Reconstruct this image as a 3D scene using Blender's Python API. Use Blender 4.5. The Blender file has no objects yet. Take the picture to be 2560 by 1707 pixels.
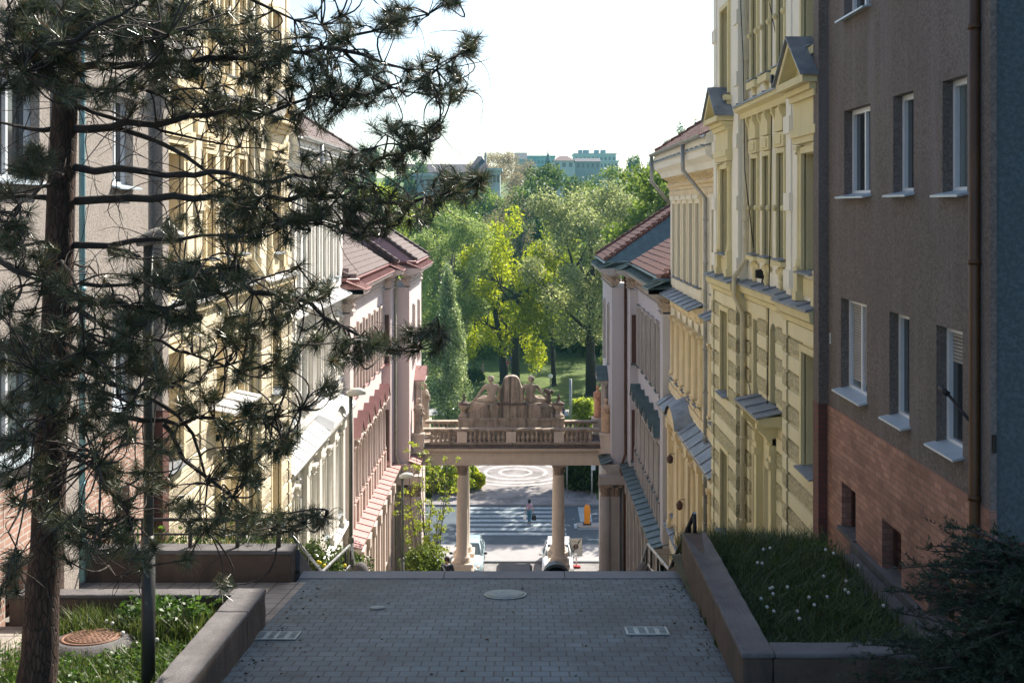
import bpy, math, random
import numpy as np
from mathutils import Vector, Matrix, Quaternion
R = math.radians
random.seed(7)
SC = bpy.context.scene
COL = SC.collection
AX = -0.64            # street axis
EYE = 20.6
FPX, CX, CY = 2720.0, 1308.0, 520.0   # lens in photo pixels, used only to turn measurements into metres

def P(px, py, Y):
    return Vector(((px-CX)*Y/FPX, Y, EYE-(py-CY)*Y/FPX))

# ------------------------------------------------------------------ mesh builder
class MB:
    def __init__(s): s.v=[]; s.f=[]; s.sm=[]
    def quad(s,a,b,c,d,smooth=False):
        i=len(s.v); s.v+= [tuple(a),tuple(b),tuple(c),tuple(d)]; s.f.append((i,i+1,i+2,i+3)); s.sm.append(smooth)
    def tri(s,a,b,c):
        i=len(s.v); s.v+= [tuple(a),tuple(b),tuple(c)]; s.f.append((i,i+1,i+2)); s.sm.append(False)
    def box(s,x0,x1,y0,y1,z0,z1):
        if x0>x1: x0,x1=x1,x0
        if y0>y1: y0,y1=y1,y0
        if z0>z1: z0,z1=z1,z0
        i=len(s.v)
        s.v+=[(x0,y0,z0),(x1,y0,z0),(x1,y1,z0),(x0,y1,z0),(x0,y0,z1),(x1,y0,z1),(x1,y1,z1),(x0,y1,z1)]
        for q in ((0,3,2,1),(4,5,6,7),(0,1,5,4),(1,2,6,5),(2,3,7,6),(3,0,4,7)):
            s.f.append(tuple(i+k for k in q)); s.sm.append(False)
    def prism(s,poly,vec,cap=True,smooth=False):
        """poly: list of 3D points, extruded along vec"""
        n=len(poly); i=len(s.v); vec=Vector(vec)
        s.v+=[tuple(p) for p in poly]+[tuple(Vector(p)+vec) for p in poly]
        for k in range(n):
            s.f.append((i+k,i+(k+1)%n,i+n+(k+1)%n,i+n+k)); s.sm.append(smooth)
        if cap:
            s.f.append(tuple(i+k for k in range(n-1,-1,-1))); s.sm.append(False)
            s.f.append(tuple(i+n+k for k in range(n))); s.sm.append(False)
    def tube(s,path,rad,n=8,cap=True,smooth=True):
        path=[Vector(p) for p in path]
        if not isinstance(rad,(list,tuple)): rad=[rad]*len(path)
        i0=len(s.v); up=None
        for k,p in enumerate(path):
            if k==0: t=path[1]-p
            elif k==len(path)-1: t=p-path[k-1]
            else: t=path[k+1]-path[k-1]
            if t.length<1e-9: t=Vector((0,0,1))
            t.normalize()
            if up is None:
                up=Vector((0,0,1)) if abs(t.z)<.9 else Vector((1,0,0))
            a=(up-t*up.dot(t))
            if a.length<1e-4: a=t.orthogonal()
            a.normalize(); b=t.cross(a); up=a
            for j in range(n):
                q=2*math.pi*j/n
                s.v.append(tuple(p+(a*math.cos(q)+b*math.sin(q))*rad[k]))
        for k in range(len(path)-1):
            for j in range(n):
                a=i0+k*n+j; b=i0+k*n+(j+1)%n
                s.f.append((a,b,b+n,a+n)); s.sm.append(smooth)
        if cap:
            s.f.append(tuple(i0+j for j in range(n-1,-1,-1))); s.sm.append(False)
            e=i0+(len(path)-1)*n
            s.f.append(tuple(e+j for j in range(n))); s.sm.append(False)
    def lathe(s,c,prof,n=12,smooth=True,sx=1,sy=1,flute=0,nf=0):
        """prof: list of (r,z) from bottom to top around vertical axis at c"""
        i0=len(s.v); c=Vector(c)
        for r,z in prof:
            for j in range(n):
                q=2*math.pi*j/n
                rr=r*(1+flute*math.cos(q*nf)) if flute else r
                s.v.append((c.x+rr*math.cos(q)*sx,c.y+rr*math.sin(q)*sy,c.z+z))
        for k in range(len(prof)-1):
            for j in range(n):
                a=i0+k*n+j; b=i0+k*n+(j+1)%n
                s.f.append((a,b,b+n,a+n)); s.sm.append(smooth)
        s.f.append(tuple(i0+j for j in range(n-1,-1,-1))); s.sm.append(False)
        e=i0+(len(prof)-1)*n
        s.f.append(tuple(e+j for j in range(n))); s.sm.append(False)
    def ball(s,c,r,n=8,sx=1,sy=1,sz=1):
        prof=[(r*math.sin(math.pi*k/n)+1e-4, -r*math.cos(math.pi*k/n)*sz) for k in range(n+1)]
        s.lathe(c,prof,max(6,n+2),True,sx,sy)
    def build(s,name,mat,parent=None,bevel=0):
        me=bpy.data.meshes.new(name)
        me.from_pydata(s.v,[],s.f)
        if s.sm: me.polygons.foreach_set('use_smooth',s.sm)
        me.update()
        return link(name,me,mat,parent,bevel)

def build2(name,a,ma,b,mb_,parent):
    """one part of two finishes: courses of a and b alternate in one mesh"""
    c=MB(); n=len(a.v); c.v=a.v+b.v; c.f=a.f+[tuple(i+n for i in f) for f in b.f]; c.sm=a.sm+b.sm
    o=c.build(name,ma,parent); o.data.materials.append(mb_)
    o.data.polygons.foreach_set('material_index',[0]*len(a.f)+[1]*len(b.f)); return o
def link(name,me,mat,parent=None,bevel=0):
    o=bpy.data.objects.new(name,me); COL.objects.link(o)
    if mat is not None and not me.materials: me.materials.append(mat)
    if parent is not None:
        o.parent=parent
        root=parent
        while root.parent: root=root.parent
        if root.get('_world',0): o.matrix_parent_inverse=Matrix.Translation(-Vector(root['_base'])) if parent is root else Matrix.Identity(4)
    if bevel:
        b=o.modifiers.new('Bevel','BEVEL'); b.width=bevel; b.segments=2; b.limit_method='ANGLE'
    return o

def tag(o,label=None,cat=None,group=None,kind=None):
    if label: o['label']=label
    if cat: o['category']=cat
    if group: o['group']=group
    if kind: o['kind']=kind
    return o

def thing(name,label,cat,base=(0,0,0),group=None,world=True):
    """an Empty at the base of a thing; world=True: children are built in world coordinates"""
    o=bpy.data.objects.new(name,None); COL.objects.link(o)
    o.location=base; o.empty_display_size=.3
    tag(o,label,cat,group)
    if world:
        o['_world']=1; o['_base']=list(base)
    return o

def fastmesh(name,co,faces_n,mat,parent=None,smooth=False,nrm=None):
    """co: (N,k,3) array of separate polygons with k corners"""
    co=np.asarray(co,dtype=np.float32); N,k,_=co.shape
    me=bpy.data.meshes.new(name)
    me.vertices.add(N*k); me.vertices.foreach_set('co',co.reshape(-1))
    me.loops.add(N*k); me.loops.foreach_set('vertex_index',np.arange(N*k,dtype=np.int32))
    me.polygons.add(N); me.polygons.foreach_set('loop_start',np.arange(0,N*k,k,dtype=np.int32))
    me.polygons.foreach_set('loop_total',np.full(N,k,dtype=np.int32))
    me.update(calc_edges=True); me.validate()
    return link(name,me,mat,parent)

def copytree(o,parent=None):
    c=o.copy(); COL.objects.link(c)
    if parent is not None: c.parent=parent
    for ch in list(o.children): copytree(ch,c)
    return c

# ------------------------------------------------------------------ materials
def lin(r,g,b):
    f=lambda u:(u/12.92 if u<=.04045 else ((u+.055)/1.055)**2.4)
    return (f(r/255),f(g/255),f(b/255),1)
def newmat(name):
    m=bpy.data.materials.new(name); m.use_nodes=True
    nt=m.node_tree; b=nt.nodes['Principled BSDF']
    return m,nt,b
def node(nt,t,**kw):
    n=nt.nodes.new(t)
    for k,v in kw.items(): setattr(n,k,v)
    return n
def pos(nt,scale=(1,1,1)):
    g=node(nt,'ShaderNodeNewGeometry'); mp=node(nt,'ShaderNodeMapping')
    mp.inputs['Scale'].default_value=scale
    nt.links.new(g.outputs['Position'],mp.inputs['Vector']); return mp.outputs['Vector']
def noise(nt,vec,scale,detail=4,rough=.6):
    n=node(nt,'ShaderNodeTexNoise'); n.inputs['Scale'].default_value=scale
    n.inputs['Detail'].default_value=detail; n.inputs['Roughness'].default_value=rough
    nt.links.new(vec,n.inputs['Vector']); return n.outputs['Fac']
def ramp(nt,fac,stops):
    r=node(nt,'ShaderNodeValToRGB'); e=r.color_ramp.elements
    while len(e)<len(stops): e.new(.5)
    for k,(p,c) in enumerate(stops):
        e[k].position=p; e[k].color=c if len(c)==4 else (*c,1)
    nt.links.new(fac,r.inputs['Fac']); return r.outputs['Color']
def mixc(nt,fac,a,b,mode='MIX'):
    m=node(nt,'ShaderNodeMix',data_type='RGBA',blend_type=mode)
    for i,v in ((0,fac),(6,a),(7,b)):
        if hasattr(v,'is_linked') or isinstance(v,bpy.types.NodeSocket): nt.links.new(v,m.inputs[i])
        else: m.inputs[i].default_value=v
    return m.outputs[2]
def bump(nt,b,h,strength,dist=.02,chain=None):
    bn=node(nt,'ShaderNodeBump'); bn.inputs['Strength'].default_value=strength; bn.inputs['Distance'].default_value=dist
    nt.links.new(h,bn.inputs['Height'])
    if chain: nt.links.new(chain,bn.inputs['Normal'])
    nt.links.new(bn.outputs['Normal'],b.inputs['Normal']); return bn.outputs['Normal']
def sc4(c,k): return (min(1,c[0]*k),min(1,c[1]*k),min(1,c[2]*k),1)

def plaster(name,c,var=.12,scale=.6,rough=.85,bs=60,bst=.25,streak=.25,dirt=None,speck=0):
    c=(*c[:3],1)
    m,nt,b=newmat(name)
    p=pos(nt)
    col=ramp(nt,noise(nt,p,scale,6,.65),[(.25,sc4(c,1-var)),(.75,sc4(c,1+var))])
    if speck:
        col=mixc(nt,ramp(nt,noise(nt,p,bs*.6,2),[(.42,(1,1,1)),(.6,(0,0,0))]),col,sc4(c,1-speck))
    if streak:
        st=noise(nt,pos(nt,(2.2,2.2,.18)),1.3,5,.65)
        f=ramp(nt,st,[(.48,(0,0,0)),(.75,(streak,)*3)])
        col=mixc(nt,f,col,dirt or sc4(c,.45))
    nt.links.new(col,b.inputs['Base Color']); b.inputs['Roughness'].default_value=rough
    if bst: bump(nt,b,noise(nt,p,bs,3),bst,.015)
    return m
def plain(name,c,rough=.5,metal=0,var=.08,scale=6,bst=0,bs=40):
    c=(*c[:3],1)
    m,nt,b=newmat(name); p=pos(nt)
    col=ramp(nt,noise(nt,p,scale,4),[(.3,sc4(c,1-var)),(.7,sc4(c,1+var))])
    nt.links.new(col,b.inputs['Base Color']); b.inputs['Roughness'].default_value=rough; b.inputs['Metallic'].default_value=metal
    if bst: bump(nt,b,noise(nt,p,bs,3),bst,.01)
    return m
def bricks(name,c1,c2,mortar,bw,bh,flat=False,msize=.012,rough=.8,bst=.4,off=.5,rot=0,var=.2):
    m,nt,b=newmat(name)
    g=node(nt,'ShaderNodeNewGeometry'); sx=node(nt,'ShaderNodeSeparateXYZ'); nt.links.new(g.outputs['Position'],sx.inputs[0])
    cb=node(nt,'ShaderNodeCombineXYZ')
    if flat:
        nt.links.new(sx.outputs[0],cb.inputs[0]); nt.links.new(sx.outputs[1],cb.inputs[1])
    else:
        ad=node(nt,'ShaderNodeMath',operation='ADD'); nt.links.new(sx.outputs[0],ad.inputs[0]); nt.links.new(sx.outputs[1],ad.inputs[1])
        nt.links.new(ad.outputs[0],cb.inputs[0]); nt.links.new(sx.outputs[2],cb.inputs[1])
    vec=cb.outputs[0]
    if rot:
        mp=node(nt,'ShaderNodeMapping'); mp.inputs['Rotation'].default_value=(0,0,rot); nt.links.new(vec,mp.inputs[0]); vec=mp.outputs[0]
    # a little wander so that courses are not dead straight
    wn=node(nt,'ShaderNodeTexNoise'); wn.inputs['Scale'].default_value=1.1; nt.links.new(vec,wn.inputs['Vector'])
    vm=node(nt,'ShaderNodeVectorMath',operation='SCALE'); vm.inputs['Scale'].default_value=.02; nt.links.new(wn.outputs['Color'],vm.inputs[0])
    va=node(nt,'ShaderNodeVectorMath',operation='ADD'); nt.links.new(vec,va.inputs[0]); nt.links.new(vm.outputs[0],va.inputs[1])
    t=node(nt,'ShaderNodeTexBrick'); t.offset=off
    t.inputs['Scale'].default_value=1; t.inputs['Brick Width'].default_value=bw; t.inputs['Row Height'].default_value=bh
    t.inputs['Mortar Size'].default_value=msize; t.inputs['Mortar Smooth'].default_value=.2
    t.inputs['Color1'].default_value=(*c1[:3],1); t.inputs['Color2'].default_value=(*c2[:3],1); t.inputs['Mortar'].default_value=(*mortar[:3],1)
    nt.links.new(va.outputs[0],t.inputs['Vector'])
    p=pos(nt)
    k=ramp(nt,noise(nt,p,1.0,6,.7),[(.3,(1-var,)*3),(.7,(1+var,)*3)])
    col=mixc(nt,1.0,t.outputs['Color'],k,'MULTIPLY')
    if flat:
        st=ramp(nt,noise(nt,p,.55,7,.75),[(.46,(0,0,0)),(.66,(.65,)*3)]); col=mixc(nt,st,col,(.045,.043,.042,1))
        ms=ramp(nt,noise(nt,p,2.3,5,.8),[(.60,(0,0,0)),(.74,(.6,)*3)]); ms2=mixc(nt,1.0,ms,t.outputs['Fac'],'MULTIPLY'); col=mixc(nt,ms2,col,(.05,.075,.025,1))
    nt.links.new(col,b.inputs['Base Color']); b.inputs['Roughness'].default_value=rough
    inv=node(nt,'ShaderNodeMath',operation='SUBTRACT'); inv.inputs[0].default_value=1; nt.links.new(t.outputs['Fac'],inv.inputs[1])
    n1=bump(nt,b,inv.outputs[0],bst,.01); bump(nt,b,noise(nt,p,90,3),.15,.006,n1)
    return m
def leafmat(name,c,var=.35,trans=.45,rough=.5,hue=None):
    m,nt,b=newmat(name)
    g=node(nt,'ShaderNodeNewGeometry')
    c2=hue or sc4(c,1+var)
    col=ramp(nt,g.outputs['Random Per Island'],[(0,sc4(c,1-var)),(.55,(*c[:3],1)),(1,(*c2[:3],1))])
    nt.links.new(col,b.inputs['Base Color']); b.inputs['Roughness'].default_value=rough
    tr=node(nt,'ShaderNodeBsdfTranslucent'); nt.links.new(mixc(nt,1.0,col,(1.15,1.2,.8,1),'MULTIPLY'),tr.inputs['Color'])
    mx=node(nt,'ShaderNodeMixShader'); mx.inputs[0].default_value=trans
    out=nt.nodes['Material Output']
    nt.links.new(b.outputs[0],mx.inputs[1]); nt.links.new(tr.outputs[0],mx.inputs[2]); nt.links.new(mx.outputs[0],out.inputs['Surface'])
    return m
def glassmat(name,c=(.02,.025,.03),rough=.06):
    m,nt,b=newmat(name)
    b.inputs['Base Color'].default_value=(*c,1); b.inputs['Roughness'].default_value=rough
    b.inputs['IOR'].default_value=1.5; b.inputs['Specular IOR Level'].default_value=.8
    bump(nt,b,noise(nt,pos(nt),.8,2),.03,.05)
    return m

M={}
M['yel']=plaster('yellow_plaster',(.76,.69,.46),.06,.7,.85,70,.12,.12)
M['yelup']=plaster('cream_plaster',(.84,.81,.70),.05,.6,.85,70,.1,.10,(.5,.45,.3,1))
M['yeltrim']=plaster('yellow_trim',(.71,.63,.36),.08,.8,.8,50,.15,.2)
M['yelrough']=plaster('rough_yellow_render',(.56,.50,.31),.18,3.0,.95,24,.9,.15,speck=.35)
M['och']=plaster('ochre_plaster',(.84,.77,.59),.08,.7,.85,60,.15,.2)
M['ochtrim']=plaster('ochre_trim',(.78,.64,.40),.12,1.2,.85,40,.3,.35,(.35,.2,.08,1))
M['ochrough']=plaster('rough_ochre_render',(.60,.48,.27),.2,3,.95,24,.9,.2,speck=.3)
M['wht']=plaster('white_plaster',(.80,.78,.72),.05,.6,.85,60,.12,.15)
M['whttrim']=plaster('white_trim',(.78,.74,.66),.06,.8,.85,50,.2,.2)
M['whtrough']=plaster('rough_white_render',(.58,.52,.42),.18,3,.95,24,.9,.15,speck=.4)
M['lyel']=plaster('pale_yellow_plaster',(.85,.75,.54),.06,.7,.85,70,.12,.12)
M['lyeltrim']=plaster('warm_yellow_trim',(.82,.69,.45),.08,.8,.8,50,.15,.15)
M['lyelrough']=plaster('rough_warm_render',(.64,.55,.39),.22,3,.95,24,.9,.12,speck=.45)
M['grey']=plaster('lilac_grey_plaster',(.52,.50,.52),.05,.6,.85,60,.1,.12)
M['greytrim']=plaster('grey_stone_trim',(.42,.39,.37),.12,1.5,.9,40,.3,.3)
M['pink']=plaster('pink_plaster',(.74,.62,.59),.05,.6,.85,60,.1,.1)
M['pinktrim']=plaster('pink_stone_trim',(.66,.55,.49),.1,1.5,.9,40,.3,.25)
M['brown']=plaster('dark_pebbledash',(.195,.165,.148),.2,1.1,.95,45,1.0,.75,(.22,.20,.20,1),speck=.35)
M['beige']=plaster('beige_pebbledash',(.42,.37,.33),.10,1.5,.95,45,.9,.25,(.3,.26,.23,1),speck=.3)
M['skytint']=plaster('sky_tinted_render',(.085,.115,.128),.12,1.5,.95,30,1.0,.2,(.06,.07,.08,1),speck=.25)  # blue of the sky's light mixed into the gable colour
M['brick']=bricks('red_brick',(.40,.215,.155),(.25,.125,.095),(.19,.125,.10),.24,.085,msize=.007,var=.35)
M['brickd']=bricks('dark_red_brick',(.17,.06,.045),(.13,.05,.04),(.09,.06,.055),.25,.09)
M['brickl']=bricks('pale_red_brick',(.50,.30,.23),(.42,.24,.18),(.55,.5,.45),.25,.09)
M['paver']=bricks('shade_teal_pavers',(.108,.150,.175),(.080,.114,.135),(.045,.036,.034),.2,.19,True,.009,.7,.6,var=.32)  # teal cast of the shade mixed into the paver colours
M['paver2']=bricks('path_slabs',(.36,.32,.28),(.30,.27,.24),(.14,.12,.10),.3,.3,True,.012,.85,.4,var=.2,off=0)
M['setts']=bricks('granite_setts',(.36,.34,.33),(.28,.27,.265),(.17,.16,.155),.12,.12,True,.016,.85,.5,var=.2)
M['pinksetts']=bricks('pink_mosaic_setts',(.37,.33,.325),(.31,.285,.28),(.22,.19,.18),.1,.1,True,.012,.85,.4,var=.15)
M['whsetts']=bricks('white_mosaic_setts',(.78,.74,.70),(.70,.66,.62),(.5,.46,.42),.1,.1,True,.012,.85,.3,var=.1)
M['conc']=plaster('weathered_concrete',(.100,.070,.052),.35,1.6,.9,35,.7,.7,(.035,.028,.024,1))
M['conctop']=plaster('concrete_coping',(.135,.125,.125),.3,2.2,.9,40,.7,.4,(.05,.045,.04,1))
M['kerb']=plaster('kerb_stone',(.20,.215,.235),.2,1.2,.8,40,.4,.2)
M['stone']=plaster('sandstone',(.44,.36,.285),.3,2.6,.9,25,.6,.85,(.06,.05,.042,1))
M['stonecol']=plaster('column_stone',(.70,.60,.50),.08,2.5,.85,40,.15,.18,(.3,.22,.17,1))
M['slab']=plaster('rain_streaked_stone',(.42,.34,.27),.25,3.5,.9,25,.6,.0)
M['capstone']=plaster('carved_capital_stone',(.34,.26,.20),.35,6,.9,22,.9,.5,(.08,.06,.05,1))
M['stonedark']=plaster('blackened_stone',(.17,.13,.11),.45,3.5,.95,30,.6,.5,(.04,.035,.03,1))
M['terra']=plaster('terracotta_stone',(.56,.30,.19),.2,4,.85,60,.3,.2)
M['tan']=plaster('tan_stone',(.60,.42,.28),.2,4,.85,60,.3,.3)
M['asph']=plaster('asphalt',(.075,.10,.12),.18,.8,.85,120,.4,0)
M['paint']=plaster('road_paint',(.33,.39,.42),.35,3.5,.7,80,.15,0)
M['pave']=plaster('pavement',(.34,.325,.32),.1,1.5,.9,80,.3,0)
M['tile']=None
M['tin']=plain('tin_sheet',(.22,.245,.27),.55,.2,.3,2.5,.15,6)
M['tinlight']=plain('pale_tin_sheet',(.62,.62,.62),.5,.25,.12,2.5,.12,6)
M['tingreen']=plain('dark_green_tin',(.10,.15,.155),.45,.3,.25,3,.1,6)
M['tinred']=plain('red_tin',(.25,.10,.095),.5,.15,.12,2.5,.1,6)
M['tinpink']=plain('faded_red_tin',(.40,.22,.205),.55,.1,.12,2.5,.1,6)
M['zinc']=plain('zinc_pipe',(.33,.335,.33),.5,.4,.2,4)
M['pipeyel']=plain('painted_pipe',(.60,.54,.38),.55,0,.12,4)
M['pipebrn']=plain('brown_pipe',(.085,.036,.012),.45,.15,.25,2)
M['pipeteal']=plain('teal_pipe',(.22,.42,.46),.4,.1,.15,3)
M['black']=plain('black_iron',(.018,.018,.02),.5,.3)
M['steel']=plain('galvanised_steel',(.55,.55,.56),.32,.85,.15,10)
M['post']=plain('grey_green_post',(.11,.115,.105),.45,.35,.3,3)
M['postdark']=plain('dark_post_sleeve',(.035,.035,.035),.5,.2)
M['lamp']=plain('lamp_housing',(.66,.64,.58),.4,0)
M['lampdk']=plain('lamp_housing_grey',(.30,.30,.28),.35,.2)
M['globe']=plain('cream_globe',(.85,.80,.55),.35,0,.02)
M['wood']=plain('brown_window_wood',(.20,.05,.035),.5,0,.2,8)
M['woodp']=plain('dark_window_wood',(.09,.04,.03),.5,0,.2,8)
M['upvc']=plain('white_window_frame',(.70,.73,.76),.35,0,.04)
M['sillw']=plain('pale_sill_sheet',(.52,.60,.66),.4,.2,.06)
M['glass']=glassmat('window_glass')
M['glassl']=glassmat('pale_window_glass',(.10,.13,.14))
M['blind']=plain('grey_blind',(.33,.32,.31),.7)
M['iron']=plain('cast_iron',(.25,.30,.31),.5,.35,.25,14,.4,60)
M['rust']=plain('rusty_cast_iron',(.22,.12,.08),.7,.3,.3,8,.4,60)
M['shade_black']=plain('opening_shade',(.006,.006,.007),.9)  # near-black standing in for the shade inside openings
M['grass']=leafmat('grass_blades',(.075,.115,.03),.5,.4,.5,(.20,.22,.07,1))
M['grassd']=leafmat('long_dark_grass',(.06,.105,.028),.45,.4,.5,(.16,.19,.075,1))
M['soil']=plaster('garden_soil',(.10,.095,.05),.4,3,.95,30,.8,0)
M['lawn']=None
M['bark']=None
M['barkdk']=plaster('dark_bark',(.042,.033,.028),.35,5,.95,14,1.0,0)
M['barkgr']=plaster('grey_bark',(.13,.115,.10),.3,5,.95,14,1.0,0)
M['dand']=plain('dandelion_white',(.72,.72,.68),.9)
M['yellowf']=plain('yellow_petal',(.80,.62,.02),.6)

def tilemat(name,c1,c2):
    m,nt,b=newmat(name); p=pos(nt)
    col=ramp(nt,noise(nt,p,5,5,.7),[(.3,c1),(.7,c2)])
    d=ramp(nt,noise(nt,p,1.3,5,.7),[(.5,(0,0,0)),(.72,(.55,)*3)])
    col=mixc(nt,d,col,(.07,.045,.04,1))
    nt.links.new(col,b.inputs['Base Color']); b.inputs['Roughness'].default_value=.75
    bump(nt,b,noise(nt,p,25,3),.4,.01); return m
def streakmat():
    m=M['slab']; nt=m.node_tree; b=nt.nodes['Principled BSDF']; src=b.inputs['Base Color'].links[0].from_socket
    st=noise(nt,pos(nt,(3.2,1,.16)),1.6,5,.7); f=ramp(nt,st,[(.42,(0,0,0)),(.62,(.85,)*3)])
    nt.links.new(mixc(nt,f,src,(.045,.038,.033,1)),b.inputs['Base Color'])
streakmat()
M['tile']=tilemat('red_roof_tile',(.085,.034,.027,1),(.19,.08,.057,1))
M['tiledk']=tilemat('weathered_roof_tile',(.06,.035,.033,1),(.125,.07,.063,1))
def lawnmat():
    m,nt,b=newmat('lawn'); p=pos(nt)
    col=ramp(nt,noise(nt,p,.5,6,.7),[(.3,(.075,.11,.025,1)),(.55,(.15,.215,.035,1)),(.75,(.235,.29,.06,1))])
    nt.links.new(col,b.inputs['Base Color']); b.inputs['Roughness'].default_value=.9
    bump(nt,b,noise(nt,p,3,6,.8),1.0,.4); return m
M['lawn']=lawnmat()
def barkmat():
    m,nt,b=newmat('pine_bark'); 
    p=pos(nt,(1,1,.28))
    v=node(nt,'ShaderNodeTexVoronoi',feature='DISTANCE_TO_EDGE'); v.inputs['Scale'].default_value=26; nt.links.new(p,v.inputs['Vector'])
    n=noise(nt,p,12,6,.7)
    col=ramp(nt,n,[(.25,(.022,.013,.010,1)),(.5,(.065,.034,.024,1)),(.8,(.15,.085,.06,1))])
    f=ramp(nt,v.outputs['Distance'],[(0,(0,0,0)),(.12,(1,1,1))])
    col=mixc(nt,f,(.025,.016,.012,1),col)
    nt.links.new(col,b.inputs['Base Color']); b.inputs['Roughness'].default_value=.9
    h=mixc(nt,.5,f,n); bump(nt,b,h,1.0,.03); return m
M['bark']=barkmat()
M['twig']=plain('pine_twig',(.045,.032,.025),.85,0,.4,20)
def needlemat():
    m,nt,b=newmat('pine_needles'); g=node(nt,'ShaderNodeNewGeometry')
    col=ramp(nt,g.outputs['Random Per Island'],[(0,(.018,.026,.014,1)),(.45,(.055,.075,.034,1)),(.84,(.13,.16,.075,1)),(.92,(.17,.10,.045,1)),(1,(.24,.13,.06,1))])
    nt.links.new(col,b.inputs['Base Color']); b.inputs['Roughness'].default_value=.34; b.inputs['Specular IOR Level'].default_value=.8
    tr=node(nt,'ShaderNodeBsdfTranslucent'); nt.links.new(col,tr.inputs['Color'])
    mx=node(nt,'ShaderNodeMixShader'); mx.inputs[0].default_value=.25
    nt.links.new(b.outputs[0],mx.inputs[1]); nt.links.new(tr.outputs[0],mx.inputs[2]); nt.links.new(mx.outputs[0],nt.nodes['Material Output'].inputs['Surface'])
    return m
M['needle']=needlemat()
# ------------------------------------------------------------------ facade kit (d = distance from the street axis, y = down the street)
def fx(side,d): return AX+side*d
def fb(mb,side,d0,d1,y0,y1,z0,z1): mb.box(fx(side,d0),fx(side,d1),y0,y1,z0,z1)
def wall_open(mb,side,d,y0,y1,z0,z1,ops,rev=.28):
    ys=sorted({y0,y1,*[min(max(v,y0),y1) for o in ops for v in o[:2]]}); zs=sorted({z0,z1,*[min(max(v,z0),z1) for o in ops for v in o[2:4]]})
    x=fx(side,d); xr=fx(side,d+rev)
    for a,b in zip(ys,ys[1:]):
        for c,e in zip(zs,zs[1:]):
            my,mz=(a+b)/2,(c+e)/2
            if any(o[0]<my<o[1] and o[2]<mz<o[3] for o in ops): continue
            mb.quad((x,a,c),(x,b,c),(x,b,e),(x,a,e))
    for a,b,c,e in [o[:4] for o in ops]:
        mb.quad((x,a,c),(xr,a,c),(xr,a,e),(x,a,e)); mb.quad((x,b,c),(xr,b,c),(xr,b,e),(x,b,e))
        mb.quad((x,a,c),(x,b,c),(xr,b,c),(xr,a,c)); mb.quad((x,a,e),(x,b,e),(xr,b,e),(xr,a,e))
def arch_fill(mb,side,d,a,b,ztop,rev=.28,n=8):
    r=(b-a)/2; yc=(a+b)/2; zs=ztop-r; x=fx(side,d); xr=fx(side,d+rev)
    pts=[(yc-r*math.cos(math.pi*k/n),zs+r*math.sin(math.pi*k/n)) for k in range(n+1)]
    for (ya,za),(yb,zb) in zip(pts,pts[1:]):
        mb.quad((x,ya,za),(x,yb,zb),(x,yb,ztop+.002),(x,ya,ztop+.002)); mb.quad((x,ya,za),(x,yb,zb),(xr,yb,zb),(xr,ya,za))
def extr(mb,side,d,prof,y0,y1):
    mb.prism([(fx(side,d-o),y0,z) for o,z in prof],(0,y1-y0,0))
def course(mb,side,d,y0,y1,za,zb,proud=.05,j=.035):
    mb.prism([(fx(side,d+.01),y0,za+.006),(fx(side,d-proud),y0,za+j),(fx(side,d-proud),y0,zb-j),(fx(side,d+.01),y0,zb-.006)],(0,y1-y0,0))
def courses(smooth,rough,side,d,y0,y1,z0,z1,h,ops,proud=.055,pad=.12,par=0):
    n=round((z1-z0)/h); h=(z1-z0)/n
    for k in range(n):
        a=z0+k*h; b=a+h
        segs=[(y0,y1)]
        for o in ops:
            if min(b,o[3]+pad)-max(a,o[2]-.02)>.3*h:
                ns=[]
                for s,e in segs:
                    if o[0]-pad>s: ns.append((s,min(e,o[0]-pad)))
                    if o[1]+pad<e: ns.append((max(s,o[1]+pad),e))
                segs=[q for q in ns if q[1]-q[0]>.05]
        for s,e in segs: course(rough if (k+par)%2 else smooth,side,d,s,e,a,b,proud)
def surround(mb,side,d,o,w=.11,t=.06,bottom=False):
    a,b,c,e=o[:4]
    fb(mb,side,d-t,d+.02,a-w,a,c,e); fb(mb,side,d-t,d+.02,b,b+w,c,e); fb(mb,side,d-t-.003,d+.02,a-w-.003,b+w+.003,e,e+w)
    if bottom: fb(mb,side,d-t-.003,d+.02,a-w,b+w,c-w,c)
def window(side,d,o,root,fmat,gmat,smat=None,rev=.28,mull=True,trans=.68,fw=.06,sout=.16,blind=None,bars=1):
    a,b,c,e=o[:4]; D=d+rev
    m=MB()
    for q in ((a,a+fw,c,e),(b-fw,b,c,e),(a+fw,b-fw,c,c+fw),(a+fw,b-fw,e-fw,e)): fb(m,side,D-.07,D+.03,*q)
    zt=c+(e-c)*trans
    if trans<1: fb(m,side,D-.075,D+.02,a+fw,b-fw,zt-.035,zt+.035)
    if mull:
        for k in range(bars):
            yc=a+(b-a)*(k+1)/(bars+1)
            fb(m,side,D-.065,D+.02,yc-.03,yc+.03,c+fw,zt-.035 if trans<1 else e-fw)
            if trans<1: fb(m,side,D-.065,D+.02,yc-.02,yc+.02,zt+.035,e-fw)
    w=m.build('window',fmat,root)
    g=MB(); fb(g,side,D-.015,D+.01,a+fw,b-fw,c+fw,e-fw); g.build('pane',gmat,w)
    if blind:
        g=MB(); z=c+(e-c)*blind; n=int((e-fw-z)/.045)
        for k in range(n): fb(g,side,D-.03,D-.018,a+fw+.03,b-fw-.03,z+.045*k,z+.045*k+.034)
        g.build('blind',M['blind'],w)
    if smat:
        s=MB(); x0,x1=fx(side,d-sout),fx(side,D-.07)
        s.prism([(x1,a-.05,c+.035),(x1,a-.05,c+.005),(x0,a-.05,c-.05),(x0,a-.05,c-.022)],(0,b-a+.1,0)); s.build('sill',smat,w)
    return w
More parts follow.
